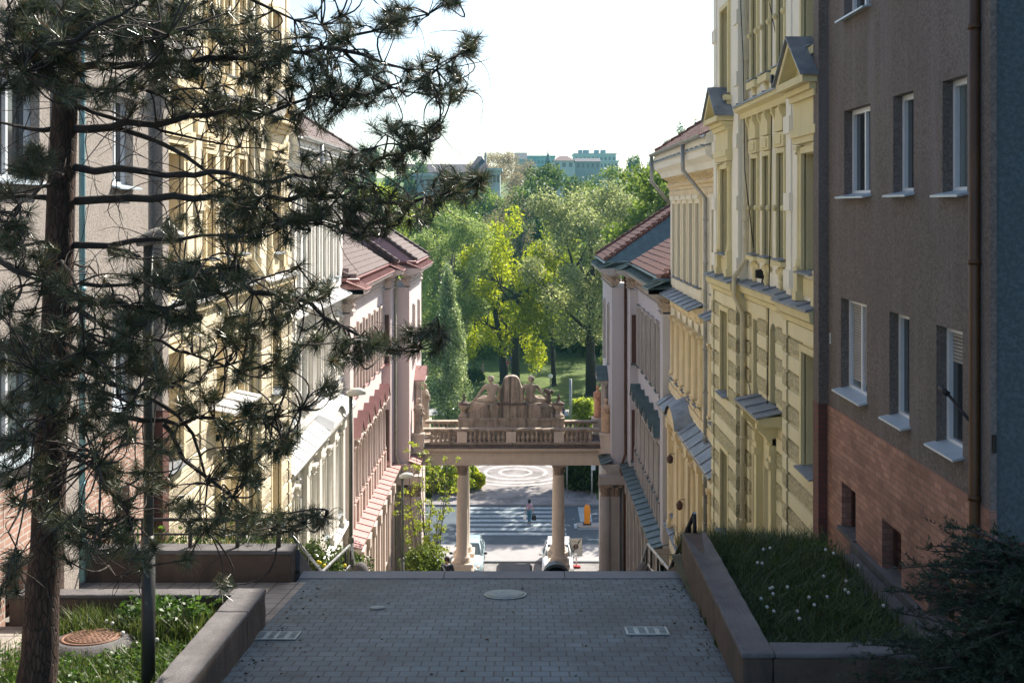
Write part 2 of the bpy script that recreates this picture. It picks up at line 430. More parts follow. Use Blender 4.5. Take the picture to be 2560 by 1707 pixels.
def lining(mb,side,d,o,rev):
    a,b,c,e=o[:4]; fb(mb,side,d+.021,d+rev-.08,a,a+.012,c,e); fb(mb,side,d+.021,d+rev-.08,b-.012,b,c,e); (fb(mb,side,d+.021,d+rev-.08,a+.012,b-.012,e-.012,e) if abs(e-17.79)>.01 else None)
def capital(mb,c,r,h,n=8):
    c=Vector(c)
    mb.lathe(c,[(r*.92,0),(r*1.02,h*.06),(r*.92,h*.1),(r*.98,h*.5),(r*1.35,h*.86)],12)
    for row,(z0,hh,k) in enumerate(((.08,.42,0),(.38,.42,.5))):
        for i in range(n):
            q=2*math.pi*(i+k)/n; u=Vector((math.cos(q),math.sin(q),0)); t=Vector((-u.y,u.x,0)); w=r*.3
            p=[c+u*r*.95+Vector((0,0,h*z0)),c+u*r*1.12+Vector((0,0,h*(z0+hh*.7))),c+u*r*1.42+Vector((0,0,h*(z0+hh))),c+u*r*1.45+Vector((0,0,h*(z0+hh*.82)))]
            for a,b,wa,wb in ((0,1,w*.8,w),(1,2,w,w*.7),(2,3,w*.7,w*.2)):
                mb.quad(p[a]-t*wa,p[a]+t*wa,p[b]+t*wb,p[b]-t*wb)
    a=r*1.42
    mb.box(c.x-a,c.x+a,c.y-a,c.y+a,c.z+h*.88,c.z+h)
def halfcol(mb,side,d,y,z0,z1,r,base=.16,cap=.3):
    c=(fx(side,d),y,z0)
    mb.lathe(c,[(r*1.35,0),(r*1.35,base*.3),(r*1.15,base*.45),(r*1.25,base*.7),(r,base),(r*.97,(z1-z0)*.5),(r*.86,z1-z0-cap),(r*1.0,z1-z0-cap+.02)],10)
    mb.lathe((c[0],y,z1-cap+.02),[(r*.86,0),(r*.95,cap*.4),(r*1.3,cap*.75)],8)
    for i in range(6):
        q=math.pi*2*i/6; mb.ball((c[0]+math.cos(q)*r*1.1,y+math.sin(q)*r*1.1,z1-cap*.45),r*.36,4)
    a=r*1.4; mb.box(c[0]-a,c[0]+a,y-a,y+a,z1-cap*.25,z1)
    mb.box(c[0]-a,c[0]+a,y-a,y+a,z0-.06,z0+.002)
def pediment(mb,tin,side,d,yc,w,z,h,out,seg=False):
    """triangular pediment with a tin cover"""
    a,b=yc-w/2,yc+w/2; x0=fx(side,d-out); vec=(fx(side,d)-x0,0,0)
    fb(mb,side,d-out,d+.01,a,b,z-.13,z)
    th=.10
    if not seg:
        mb.prism([(x0,a,z+.002),(x0,yc,z+h),(x0,yc,z+h-th*1.4),(x0,a+th*1.9,z+.002)],vec); mb.prism([(x0,b,z+.002),(x0,yc,z+h),(x0,yc,z+h-th*1.4),(x0,b-th*1.9,z+.002)],vec)
        xi=fx(side,d-out*.35); v2=(fx(side,d)-xi,0,0)
        mb.prism([(xi,a+.1,z),(xi,b-.1,z),(xi,yc,z+h-.1)],v2)
        xt=fx(side,d-out-.06); v3=(fx(side,d+.01)-xt,0,0)
        tin.prism([(xt,a-.08,z-.02),(xt,a-.08,z+.012),(xt,yc,z+h+.045),(xt,yc,z+h+.008)],v3); tin.prism([(xt,b+.08,z-.02),(xt,b+.08,z+.012),(xt,yc,z+h+.045),(xt,yc,z+h+.008)],v3)
    else:
        n=10; pts=[(a+(b-a)*k/n,z+h*math.sin(math.pi*k/n)**.8) for k in range(n+1)]
        mb.prism([(x0,p,q-.01) for p,q in pts],vec,smooth=False)
        xt=fx(side,d-out-.08); v3=(fx(side,d+.01)-xt,0,0)
        for (p,q),(p2,q2) in zip(pts,pts[1:]): tin.prism([(xt,p,q),(xt,p2,q2),(xt,p2,q2+.03),(xt,p,q+.03)],v3)
def bracket(mb,side,d,y,z,w=.14,h=.35,out=.2):
    x0,x1=fx(side,d),fx(side,d-out)
    mb.prism([(x0,y-w/2,z),(x1,y-w/2,z),(x1,y-w/2,z-h*.25),(fx(side,d-out*.6),y-w/2,z-h*.55),(fx(side,d-out*.3),y-w/2,z-h),(x0,y-w/2,z-h)],(0,w,0))
def garland(mb,side,d,y,z,s=1):
    x=fx(side,d-.03)
    mb.ball((x,y,z-.12*s),.10*s,5,sx=.6)
    for q in (-1,1):
        for k in range(4): mb.ball((x,y+q*s*(.1+.055*k),z-.05*s-.02*k+.05*abs(k-1.5)*.6),.055*s,4,sx=.7)
    for k in range(5): mb.ball((x,y,z-s*(.24+.07*k)),s*(.075-.011*k),4,sx=.7)
def tin_strip(mb,side,d,out,z0,z1,y0,y1,step=.75,t=.02):
    """sloping sheet from the wall (z1) out to the edge (z0) with standing seams and a drip edge"""
    xo,xi=fx(side,d-out),fx(side,d+.01)
    mb.prism([(xo,y0,z0),(xi,y0,z1),(xi,y0,z1-t),(xo,y0,z0-.05)],(0,y1-y0,0))
    n=max(1,int((y1-y0)/step))
    for k in range(n):
        y=y0+(k+.5)*(y1-y0)/n
        mb.prism([(xo,y-.015,z0+.001),(xi,y-.015,z1+.001),(xi,y-.015,z1+.035),(xo,y-.015,z0+.035)],(0,.03,0))
def tile_slope(mb,side,dA,dB,zA,zB,y0,y1,rows,cutA=0,cutB=0,dy=.24):
    """stepped courses of interlocking tiles from the eave (dA,zA) up to the ridge (dB,zB); cutA/cutB shorten the course at each end (hips)"""
    for k in range(rows):
        t0,t1=k/rows,(k+1)/rows
        a=y0+cutA*t0; b=y1-cutB*t0
        if b-a<.1: break
        d0,d1=dA+(dB-dA)*t0,dA+(dB-dA)*(t1+.25/rows); z0,z1=zA+(zB-zA)*t0,zA+(zB-zA)*(t1+.25/rows)
        n=max(1,round((b-a)/dy))
        for i in range(n):
            p=a+(b-a)*i/n; q=a+(b-a)*(i+1)/n; l=random.uniform(-.008,.008)
            x0,x1=fx(side,d0),fx(side,d1); m_=(p+q)/2
            mb.quad((x0,p,z0+.05+l),(x0,m_,z0+.085+l),(x1,m_,z1+.045+l),(x1,p,z1+.01+l)); mb.quad((x0,m_,z0+.085+l),(x0,q,z0+.05+l),(x1,q,z1+.01+l),(x1,m_,z1+.045+l))
            mb.quad((x0,p,z0+.0),(x0,q,z0+.0),(x0,q,z0+.05+l),(x0,p,z0+.05+l)); mb.tri((x0,p,z0+.05+l),(x0,q,z0+.05+l),(x0,m_,z0+.085+l))
def ridge_caps(mb,p0,p1,r=.12,step=.36):
    p0,p1=Vector(p0),Vector(p1); n=max(1,int((p1-p0).length/step))
    for k in range(n):
        a=p0.lerp(p1,k/n); b=p0.lerp(p1,(k+1.08)/n); mb.tube([a,b],[r*1.12,r*.9],8)
def gutter(side,d,y0,y1,z,mat,root,r=.075):
    m=MB(); x=fx(side,d)
    pts=[(x+r*math.cos(math.pi+math.pi*k/6),y0,z+r*math.sin(math.pi+math.pi*k/6)) for k in range(7)]
    pts+= [(x+(r-.012)*math.cos(math.pi+math.pi*k/6),y0,z+(r-.012)*math.sin(math.pi+math.pi*k/6)) for k in range(6,-1,-1)]
    m.prism(pts,(0,y1-y0,0)); return m.build('gutter',mat,root)
def downpipe(path,mat,root,r=.055,collar=2.0,name='downpipe'):
    m=MB(); m.tube(path,r,10)
    for a,b in zip(path,path[1:]):
        a,b=Vector(a),Vector(b); L=(b-a).length; n=int(L/collar)
        for k in range(n):
            c=a.lerp(b,(k+.5)/n); t=(b-a).normalized(); m.tube([c-t*.03,c+t*.03],r*1.22,10)
    return m.build(name,mat,root)
def body(mb,side,d,dback,y0,y1,z0,z1): fb(mb,side,d,dback,y0,y1,z0,z1)
def cable(pts,root,r=.012,mat=None):
    m=MB(); m.tube(pts,r,5); return m.build('cable',mat or M['black'],root)

# ------------------------------------------------------------------ the pebble-dashed block with a brick base
def plain_block(side,K,label,y0,y1,d=5.85,z0=12,ztop=29.5,zbrick=17.05,wins=(),low=(),pipe_y=12.75):
    t=thing('apartment_block',label,'building',(fx(side,d+3),(y0+y1)/2,z0))
    ops=[w[:4] for w in wins]; lo=[w[:4] for w in low]
    m=MB(); wall_open(m,side,d,y0,y1,zbrick,ztop,ops,.20); body(m,side,d+.30,d+9,y0+.02,y1-.02,z0,ztop-.01); m.box(fx(side,d),fx(side,d+9),y0,y1,ztop,ztop+.25)
    m.build('wall',M[K['wall']],t)
    m=MB(); wall_open(m,side,d-.015,y0,y1,z0,zbrick,lo,.24); fb(m,side,d-.015,d+.2,y0+.001,y0+.02,z0,zbrick)
    m.quad((fx(side,d-.015),y0,zbrick),(fx(side,d+.02),y0,zbrick),(fx(side,d+.02),y1,zbrick),(fx(side,d-.015),y1,zbrick))
    m.build('brick_base',M[K['brick']],t)
    m=MB(); fb(m,side,d-.17,d+.05,y1-.32,y1+.02,z0,zbrick); m.build('brick_pier',M['brickd'],t)
    m=MB(); fb(m,side,d-.165,d+.05,y1-.315,y1+.015,zbrick,ztop); m.build('corner_pier',M[K['wall']],t)
    for k,w in enumerate(wins):
        window(side,d,w,t,M['upvc'],M['glass'] if (len(w)+int(w[0]*7+w[2]*3))%3 else M['glassl'],M['sillw'],.20,mull=w[4],trans=1,fw=.075,sout=.14,blind=w[5] if len(w)>5 else None)
    for w in low:
        ww=MB(); a,b,c,e=w[:4]
        for i in range(5): fb(ww,side,d+.19,d+.23,a,b,c+(e-c)*i/5+.02,c+(e-c)*(i+1)/5-.02)
        fb(ww,side,d+.14,d+.235,a,a+.06,c,e); fb(ww,side,d+.14,d+.235,b-.06,b,c,e)
        o=ww.build('basement_window',M['woodp'],t)
        s=MB(); fb(s,side,d-.08,d+.18,a-.06,b+.06,c-.07,c+.001); s.build('sill',M['conctop'],o)
    m=MB(); fb(m,side,d-.07,d+.02,y0,y1,z0+3.0,z0+3.0+.16); 
    return t
# right: seen in the shade
wz=[(16.33,17.66,20.80,22.17,True),(14.52,15.32,20.80,22.17,False),(12.77,13.52,20.78,22.17,False),
    (16.5,17.84,17.65,19.13,True,.12),(14.68,15.48,17.65,19.13,False),(12.9,13.72,17.65,19.13,False,.7),
    (16.33,17.66,23.65,25.1,True),(14.52,15.32,23.65,25.1,False),(12.77,13.52,23.65,25.1,False)]
lw=[(17.0,17.75,15.42,16.15),(14.95,15.75,15.40,16.12),(13.1,13.95,15.40,16.1)]
blockR=plain_block(1,dict(wall='brown',brick='brick'),'dark grey pebble-dashed block with white windows over a red brick base',12.35,18.9,zbrick=17.26,wins=wz,low=lw)
m=MB(); m.box(fx(1,5.80),fx(1,5.87),12.02,12.348,17.26,29.4); m.build('corner_strip',M['brown'],blockR)
m=MB(); m.box(fx(1,5.79),fx(1,5.868),12.01,12.347,12,17.26); m.build('corner_base',M['brick'],blockR)
m=MB(); m.box(fx(1,5.872),fx(1,15),12.05,12.34,16.9,29.4); m.build('gable_wall',M['skytint'],blockR)
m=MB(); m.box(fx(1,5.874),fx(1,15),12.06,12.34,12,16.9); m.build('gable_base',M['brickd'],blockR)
downpipe([(fx(1,5.74),12.30,29.3),(fx(1,5.74),12.30,16.0),(fx(1,5.70),12.30,15.7),(fx(1,5.70),12.30,14.9)],M['pipebrn'],blockR,.062,2.4)
m=MB(); m.box(fx(1,5.82),fx(1,5.855),11.98,12.02,17.9,18.1); m.build('meter_box',M['black'],blockR)
m=MB(); m.tube([(fx(1,5.72),12.28,18.15),(fx(1,5.55),12.58,18.45)],.02,6); m.tube([(fx(1,5.55),12.58,18.45),(fx(1,5.52),12.73,18.5)],.035,6); m.build('wall_bracket',M['black'],blockR)
m=MB(); fb(m,1,5.845,5.858,18.42,18.5,18.3,18.48); m.build('wall_plate',M['sillw'],blockR)
# left: the sunlit twin
wzl=[(17.2,18.1,20.95,22.4,True),(13.3,14.6,20.95,22.4,True),(17.2,18.1,17.4,18.95,True),(13.3,14.6,17.4,18.95,True),(17.2,18.1,24.3,25.8,True),(13.3,14.6,24.3,25.8,True),
     (10.4,11.6,20.95,22.4,True),(10.4,11.6,17.4,18.95,True)]
lwl=[(17.3,17.9,15.35,16.1),(13.6,14.3,15.3,16.0)]
blockL=plain_block(-1,dict(wall='beige',brick='brickl'),'beige pebble-dashed block with a pale brick base behind the pine',9.0,19.4,wins=wzl,low=lwl)
downpipe([(fx(-1,5.76),15.75,29.3),(fx(-1,5.76),15.75,15.2)],M['pipeteal'],blockL,.06,2.4)
m=MB(); fb(m,-1,5.73,5.9,15.1,15.6,12,29.3); m.build('wall_rib',M['beige'],blockL)

# ------------------------------------------------------------------ the rusticated yellow house
def yellow_house(side,K,label,oy=0,frame='wood'):
    Y0,Y1,Ya,Yb=18.95+oy,29.68+oy,21.5+oy,26.24+oy
    dr,dc=5.85,6.05; z0,zc,zt=7.5,18.45,K.get('zt',27.6)
    t=thing('town_house',label,'building',(fx(side,dr+3),(Y0+Y1)/2,z0))
    wall,up,trim,rough=(M[K[k]] for k in ('wall','up','trim','rough'))
    ris=[]; 
    for yc,lo,hi in ((19.65+oy,Y0,Ya),(27.95+oy,Yb,Y1)):
        ris+=[(yc-.5,yc+.5,12.25,14.35),(yc-.5,yc+.5,15.85,17.95),(yc-.5,yc+.5,19.45,21.6),(yc-.5,yc+.5,23.5,25.7)]
    w=.31
    rec=[(y+oy-w,y+oy+w,19.55,21.75) for y in (25.3,24.05,22.7)]+[(y+oy-w,y+oy+w,23.6,25.7) for y in (25.3,24.05,22.7)]
    rec+=[(25.35+oy-w,25.35+oy+w,16.1,18.0),(23.55+oy-w,23.55+oy+w,16.3,18.1),(25.35+oy-w,25.35+oy+w,12.9,15.0)]
    door=(23.4+oy,24.45+oy,11.6,15.1)
    lowm,upm=MB(),MB()
    for d,a,b,ops in ((dr,Y0,Ya,[o for o in ris if o[0]<Ya]),(dc,Ya,Yb,rec+[door]),(dr,Yb,Y1,[o for o in ris if o[0]>Yb])):
        wall_open(lowm,side,d,a,b,z0,zc,[o for o in ops if o[2]<zc-.5],.40); wall_open(upm,side,d,a,b,zc,zt,[o for o in ops if o[2]>zc],.40)
    for y in (Ya,Yb):
        for mm,za,zb in ((lowm,z0,zc),(upm,zc,zt)): mm.quad((fx(side,dr),y,za),(fx(side,dc),y,za),(fx(side,dc),y,zb),(fx(side,dr),y,zb))
    arch_fill(lowm,side,dc,23.55+oy-w,23.55+oy+w,18.1,.40); arch_fill(lowm,side,dc,door[0],door[1],15.1,.40)
    lowm.quad((fx(side,dr),Y1,z0),(fx(side,dr+4),Y1,z0),(fx(side,dr+4),Y1,zc),(fx(side,dr),Y1,zc))
    body(lowm,side,dc+.46,dr+11,Y0+.01,Y1-.01,z0,zc); body(upm,side,dc+.46,dr+11,Y0+.01,Y1-.01,zc,zt)
    for yy in (Y0+.004,Y1-.004): upm.quad((fx(side,dr),yy,zc),(fx(side,dr+1),yy,zc),(fx(side,dr+1),yy,zt),(fx(side,dr),yy,zt))
    lowm.build('lower_wall',wall,t); upm.build('upper_wall',up,t)
    # rustication
    for d,a,b,ops in ((dr,Y0+.02,Ya-.34,ris),(dc,Ya+.02,Yb-.02,rec+[(door[0]-.25,door[1]+.25,11,15.6),(22.6+oy,25.2+oy,15.75,16.3)]),(dr,Yb+.36,Y1-.36,ris)):
        sm,ro=MB(),MB(); courses(sm,ro,side,d,a,b,z0,zc-.02,.335,ops); build2('rusticated_courses',sm,wall,ro,rough,t)
    for y in (Ya-.30,Yb-.03,Y1-.33):    # quoins, proud of the courses and returned round the corner
        n=33; h=(zc-.02-z0)/n; sm,ro=MB(),MB()
        for k in range(n):
            mb=ro if k%2 else sm; p=.085; a,b=z0+k*h,z0+(k+1)*h
            for (ya,yb_) in ((y,y+.33),):
                x0,x1=fx(side,dr-p),fx(side,dr+.17)
                mb.prism([(fx(side,dr+.18),ya+.02,a+.004),(x0+side*.03,ya+.02,a+.004),(x0,ya,a+.04),(x0,ya,b-.04),(x0+side*.03,ya+.02,b-.004),(fx(side,dr+.18),ya+.02,b-.004)],(0,yb_-ya-.0,0))
        build2('quoins',sm,wall,ro,rough,t)
    # cornice between the storeys
    tr,tin=MB(),MB()
    for d,a,b in ((dr,Y0,Ya+.05),(dc,Ya+.05,Yb-.05),(dr,Yb-.05,Y1)):
        extr(tr,side,d,[(-.02,zc-.02),(.09,zc-.02),(.10,zc+.08),(.22,zc+.16),(.24,zc+.36),(-.02,zc+.40)],a,b)
        tin_strip(tin,side,d,.30,zc+.37,zc+.45,a-.02,b+.02,1.1)
        tin.build('tin_cover',M[K['tin']],tr.build('string_course',trim,t)); tr,tin=MB(),MB()
    # windows: surrounds, sills, columns, pediments
    for o in ris:
        yc=(o[0]+o[1])/2
        tr=MB(); surround(tr,side,dr,o,.12,.07); lining(tr,side,dr,o,.40)
        if abs(o[2]-19.45)<.01:
            for y in (o[0]-.17,o[1]+.17):
                halfcol(tr,side,dr-.02,y,19.5,21.75,.085); fb(tr,side,dr-.13,dr+.02,y-.11,y+.11,zc+.45,19.44); fb(tr,side,dr-.16,dr+.02,y-.14,y+.14,zc+.43,zc+.6)
            for (za,zb,p) in ((21.78,21.9,.14),(21.9,22.05,.18),(22.05,22.55,.12),(22.55,22.66,.2),(22.66,22.76,.28)): fb(tr,side,dr-p,dr+.02,o[0]-.32-p*.3,o[1]+.32+p*.3,za,zb)
            fb(tr,side,dr-.03,dr+.01,o[0],o[1],18.98,19.3)
            pm,pt=MB(),MB(); pediment(pm,pt,side,dr,yc,1.95,22.90,.75,.42); pt.build('tin_cover',M[K['tin']],pm.build('pediment',trim,t))
        elif o[2]>23:
            fb(tr,side,dr-.17,dr+.02,o[0]-.22,o[1]+.22,o[2]-.2,o[2]-.06); fb(tr,side,dr-.10,dr+.02,o[0]-.16,o[1]+.16,o[2]-.32,o[2]-.2)
            for y in (o[0]-.08,o[1]+.08): bracket(tr,side,dr,y,o[2]-.32,.12,.22,.12)
        tr.build('window_surround',trim,t)
        window(side,dr,o,t,M[frame],M['glass'],M['tin'],.40,True,.64,.075,.2)
    for o in rec:
        z=o[2]; tr=MB(); lining(tr,side,dc,o if abs(o[3]-18.1)>.01 else (o[0],o[1],o[2],o[3]-w),.40)
        if z>18:
            surround(tr,side,dc,o,.09,.06)
            for y in (o[0]-.05,o[1]+.05): tr.ball((fx(side,dc-.07),y,z+1.05),.07,5); 
        if 19<z<20:
            fb(tr,side,dc-.09,dc+.02,o[0]-.12,o[1]+.12,o[3]+.12,o[3]+.42); fb(tr,side,dc-.115,dc+.02,o[0]+.04,o[1]-.04,o[3]+.18,o[3]+.36)
            fb(tr,side,dc-.10,dc+.02,o[0]-.06,o[1]+.06,o[3]+.45,o[3]+.95); bracket(tr,side,dc,o[0]-.02,o[3]+1.0,.1,.5,.17); bracket(tr,side,dc,o[1]+.02,o[3]+1.0,.1,.5,.17)
            garland(tr,side,dc,(o[0]+o[1])/2,z-.22,1.25)
            fb(tr,side,dc-.15,dc+.02,o[0]-.14,o[1]+.14,z-.16,z-.06)
        if z>23: fb(tr,side,dc-.14,dc+.02,o[0]-.14,o[1]+.14,z-.22,z-.06); bracket(tr,side,dc,(o[0]+o[1])/2,z-.2,.18,.2,.1)
        if tr.v: tr.build('window_surround',trim,t)
        window(side,dc,o,t,M[frame],M['glass'],M['tin'],.40,False,.64,.05,.17)
    tr,tin=MB(),MB(); extr(tr,side,dc,[(-.02,22.72),(.17,22.72),(.20,22.84),(.34,22.9),(.34,23.02),(-.02,23.04)],Ya+.02,Yb-.02); tin_strip(tin,side,dc,.38,23.03,23.09,Ya+.03,Yb-.03,.9)
    tin.build('tin_cover',M[K['tin']],tr.build('window_hood',trim,t)); tr,tin=MB(),MB()
    # corner strips with raised bands, string courses, roof cornice
    for y in (Ya-.42,Yb+.02,Y1-.42):
        tr=MB(); fb(tr,side,dr-.03,dr+.01,y+.02,y+.38,zc+.46,zt); pass
    for y in (Ya-.45,Yb,Y1-.45):
        up2=MB(); fb(up2,side,dr-.03,dr+.01,y+.02,y+.40,zc+.46,zt)
        for z in (19.05,20.55,22.05,23.55,25.05,26.4): fb(up2,side,dr-.075,dr+.17,y-.02,y+.45,z,z+.34)
        up2.build('banded_corner_strip',up,t)
    tr=MB(); extr(tr,side,dr,[(-.02,26.6),(.06,26.6),(.1,26.9),(.3,27.1),(.34,27.3),(.6,27.45),(.62,zt+.02),(-.02,zt+.04)],Y0,Y1); tr.build('roof_cornice',trim,t)
    # door hood and surround
    hood=MB()
    for y in (door[0]-.2,door[1]+.2): fb(hood,side,dc-.16,dc+.02,y-.12,y+.12,11.0,15.35); fb(hood,side,dc-.22,dc+.02,y-.16,y+.16,15.05,15.2); bracket(hood,side,dc,y,16.02,.2,.5,.45); fb(hood,side,dc-.2,dc+.02,y-.15,y+.15,15.35,15.55)
    fb(hood,side,dc-.12,dc+.02,door[0]-.3,door[1]+.3,15.56,15.7); extr(hood,side,dc,[(-.02,16.02),(.35,16.02),(.5,16.1),(.5,16.2),(-.02,16.24)],22.75+oy,25.05+oy)
    tin_strip(tin,side,dc,.55,16.22,16.34,22.7+oy,25.1+oy,.8); tin.build('tin_cover',M[K['tin']],hood.build('door_surround',trim,t))
    dm=MB(); D=dc+.36
    fb(dm,side,D,D+.05,door[0],door[1],11.6,14.55); fb(dm,side,D-.03,D,door[0],door[0]+.1,11.6,14.55); fb(dm,side,D-.03,D,door[1]-.1,door[1],11.6,14.55); fb(dm,side,D-.04,D,door[0],door[1],14.45,14.6)
    fb(dm,side,D-.03,D,(door[0]+door[1])/2-.06,(door[0]+door[1])/2+.06,11.6,14.45); fb(dm,side,D,D+.05,door[0],door[1],14.6,15.1)
    do=dm.build('door',M['whttrim'],t)
    h=MB(); h.tube([(fx(side,D-.05),door[0]+.45,13.3),(fx(side,D-.05),door[0]+.45,13.75)],.02,6); h.build('handle',M['black'],do)
    downpipe([(fx(side,dc-.09),Yb-.14,27.0),(fx(side,dc-.09),Yb-.14,19.35),(fx(side,dr-.16),Yb-.20,18.95),(fx(side,dr-.16),Yb-.20,18.5),(fx(side,dc-.15),Yb-.15,18.05),(fx(side,dc-.15),Yb-.15,10.2)],M['pipeyel'],t,.06,1.6)
    r=MB(); r.prism([(fx(side,dr-.6),Y0,zt+.03),(fx(side,dr-.6),Y0,zt+.08),(fx(side,dr+5.5),Y0,zt+K.get('rise',2.5)),(fx(side,dr+11),Y0,zt+.08),(fx(side,dr+11),Y0,zt+.03)],(0,Y1-Y0,0)); r.build('roof',M['tile'],t)
    return t
yelR=yellow_house(1,dict(wall='yel',up='yelup',trim='yeltrim',rough='yelrough',tin='tin',zt=28.85),'tall yellow town house with rusticated lower walls, next to the dark grey block')  # roof lies above the view, its height set for where its shadow ends
cable([P(1850,-20,26),P(1858,150,26),P(1862,430,25.8),P(1884,620,25.2)],yelR); cable([P(1930,-20,23.4),P(1929,300,23.4),P(1923,700,23.6),P(1918,1000,23.8),P(1920,1130,23.7),P(1932,1170,23.4)],yelR)
cable([P(1918,-20,23.8),P(1960,190,22.8)],yelR,.01); cable([P(2054,640,19.0),P(2050,900,19.0),P(2048,1120,19.0)],yelR)
cable([P(1872,960,25.6),P(1880,1000,25.3),P(1900,1008,24.5),P(1916,1012,24.1)],yelR,.01)
for y_,z_ in ((22.9,23.2),(24.4,19.0)):
    m=MB(); m.prism([(fx(1,6.04),y_,z_),(fx(1,5.86),y_,z_+.03),(fx(1,5.86),y_,z_+.2),(fx(1,6.04),y_,z_+.24)],(0,.11,0)); m.tube([(fx(1,6.05),y_+.05,z_+.1),(fx(1,6.0),y_+.05,z_-.08)],.02,5); m.build('floodlight',M['black'],yelR)
m=MB()   # spray-painted scrawl on the door
for p in ([(23.75,12.7),(23.8,13.05),(23.9,13.1)],[(23.7,12.45),(23.85,12.6),(23.95,12.5),(23.85,12.4)],[(23.9,13.3),(23.95,13.36)],[(23.75,13.28),(23.8,13.34)]):
    m.tube([(fx(1,6.395),y,z) for y,z in p],.03,5)
m.build('graffiti',M['black'],yelR)
yelL=yellow_house(-1,dict(wall='lyel',up='lyel',trim='lyeltrim',rough='lyelrough',tin='tinlight'),'sunlit yellow town house with rusticated lower walls, behind the pine',.45)

# ------------------------------------------------------------------ the ochre / white house with slim windows
def slim_house(side,K,label,oy=0):
    Y0,Y1=29.7+oy,41.45; d=6.25; z0,zt=4.0,22.2
    t=thing('slim_windowed_house',label,'building',(fx(side,d+3),(Y0+Y1)/2,z0))
    wall,trim,rough=(M[K[k]] for k in ('wall','trim','rough'))
    ys=[34.6,35.95,37.3,38.65,40.0]; w=.33
    top=[(y-w,y+w,18.1,20.75) for y in ys]+[(31.2+oy,31.9+oy,18.1,20.75)]
    mid=[(y-w,y+w,14.35,16.9) for y in ys]+[(31.2+oy,31.9+oy,14.35,16.9)]
    low=[(y-w,y+w,9.3,12.2) for y in ys]+[(31.2+oy,31.9+oy,9.6,12.2)]+[(y-w,y+w,5.2,7.6) for y in ys]
    zc=13.2
    m=MB(); wall_open(m,side,d,Y0,Y1,zc,zt,top+mid,.38); body(m,side,d+.42,d+10,Y0+.01,Y1-.01,zc,zt); m.quad((fx(side,d),Y1,zc),(fx(side,d+.4),Y1,zc),(fx(side,d+.4),Y1,zt),(fx(side,d),Y1,zt))
    m.quad((fx(side,d),Y0,zc),(fx(side,d+.4),Y0,zc),(fx(side,d+.4),Y0,zt),(fx(side,d),Y0,zt))
    for o in mid: arch_fill(m,side,d,o[0],o[1],o[3],.38)
    m.build('wall',wall,t)
    m=MB(); wall_open(m,side,d,Y0,Y1,z0,zc,low,.38); body(m,side,d+.42,d+10,Y0+.01,Y1-.01,z0,zc); m.build('lower_wall',wall,t)
    sm,ro=MB(),MB(); courses(sm,ro,side,d,Y0+.02,Y1-.02,z0,zc-.4,.36,low,.06,.1); build2('rusticated_courses',sm,wall,ro,rough,t)
    tin=MB()
    for o in top:
        tr=MB(); surround(tr,side,d,o,.13,.09); lining(tr,side,d,o,.38); fb(tr,side,d-.16,d+.02,o[0]-.2,o[1]+.2,o[3]+.13,o[3]+.26); tr.build('window_surround',wall,t)
        window(side,d,o,t,M['wood'],M['glass'],M['tin'],.38,False,.66,.05,.18)
    tr=MB(); fb(tr,side,d-.08,d+.02,33.9,40.7,17.75,18.03); tr.build('sill_band',wall,t)
    for o in mid:
        window(side,d,o,t,M['wood'],M['glass'],M['tin'],.38,False,.66,.05,.2)
        tr=MB()
        for y in (o[0]-.17,o[1]+.17): halfcol(tr,side,d-.05,y,14.45,16.6,.1,.16,.28)
        for q in (-1,0,1): tr.ball((fx(side,d-.08),(o[0]+o[1])/2+q*.16,17.02+(.06 if q==0 else 0)),.10,4)
        fb(tr,side,d-.05,d+.02,o[0]-.1,o[1]+.1,14.0,14.25); tr.build('window_surround',trim,t)
    tr=MB(); fb(tr,side,d-.12,d+.02,33.9,40.7,17.0,17.25); extr(tr,side,d,[(-.02,17.25),(.16,17.25),(.3,17.36),(.3,17.46),(-.02,17.5)],33.8,40.8); tin_strip(tin,side,d,.5,17.42,17.62,33.75,40.85,1.0); tin.build('tin_cover',M[K['tin']],tr.build('window_hood',trim,t)); tr,tin=MB(),MB()
    extr(tr,side,d,[(-.02,17.25),(.16,17.25),(.28,17.36),(.28,17.46),(-.02,17.5)],30.9+oy,32.3+oy); tin_strip(tin,side,d,.42,17.42,17.6,30.85+oy,32.35+oy,.7); tin.build('tin_cover',M[K['tin']],tr.build('window_hood',trim,t)); tr,tin=MB(),MB()
    fb(tr,side,d-.07,d+.02,Y0,Y1,13.72,13.98); tr.build('sill_band',trim,t); tr=MB()
    # hood over the ground floor, with a curved middle
    extr(tr,side,d,[(-.02,12.75),(.1,12.75),(.16,12.95),(.5,13.05),(.55,13.22),(-.02,13.25)],Y0,Y1)
    for a,b in ((Y0,35.9),(38.7,Y1)): tin_strip(tin,side,d,.56,13.20,13.58,a,b,.95)
    n=10
    for k in range(n):
        ya,yb=35.9+2.8*k/n,35.9+2.8*(k+1)/n; za,zb=(13.22+.62*math.sin(math.pi*q/n)**.7 for q in (k,k+1))
        xo,xi=fx(side,d-.62),fx(side,d)
        tin.quad((xo,ya,za),(xo,yb,zb),(xi,yb,zb+.3),(xi,ya,za+.3)); tin.quad((xo,ya,za),(xo,yb,zb),(xo,yb,zb-.05),(xo,ya,za-.05))
        tr.prism([(fx(side,d-.52),ya,13.2),(fx(side,d-.52),yb,13.2),(fx(side,d-.52),yb,zb-.06),(fx(side,d-.52),ya,za-.06)],(side*.5,0,0))
    tin.build('tin_cover',M[K['tin']],tr.build('hood',trim,t)); tin=MB()
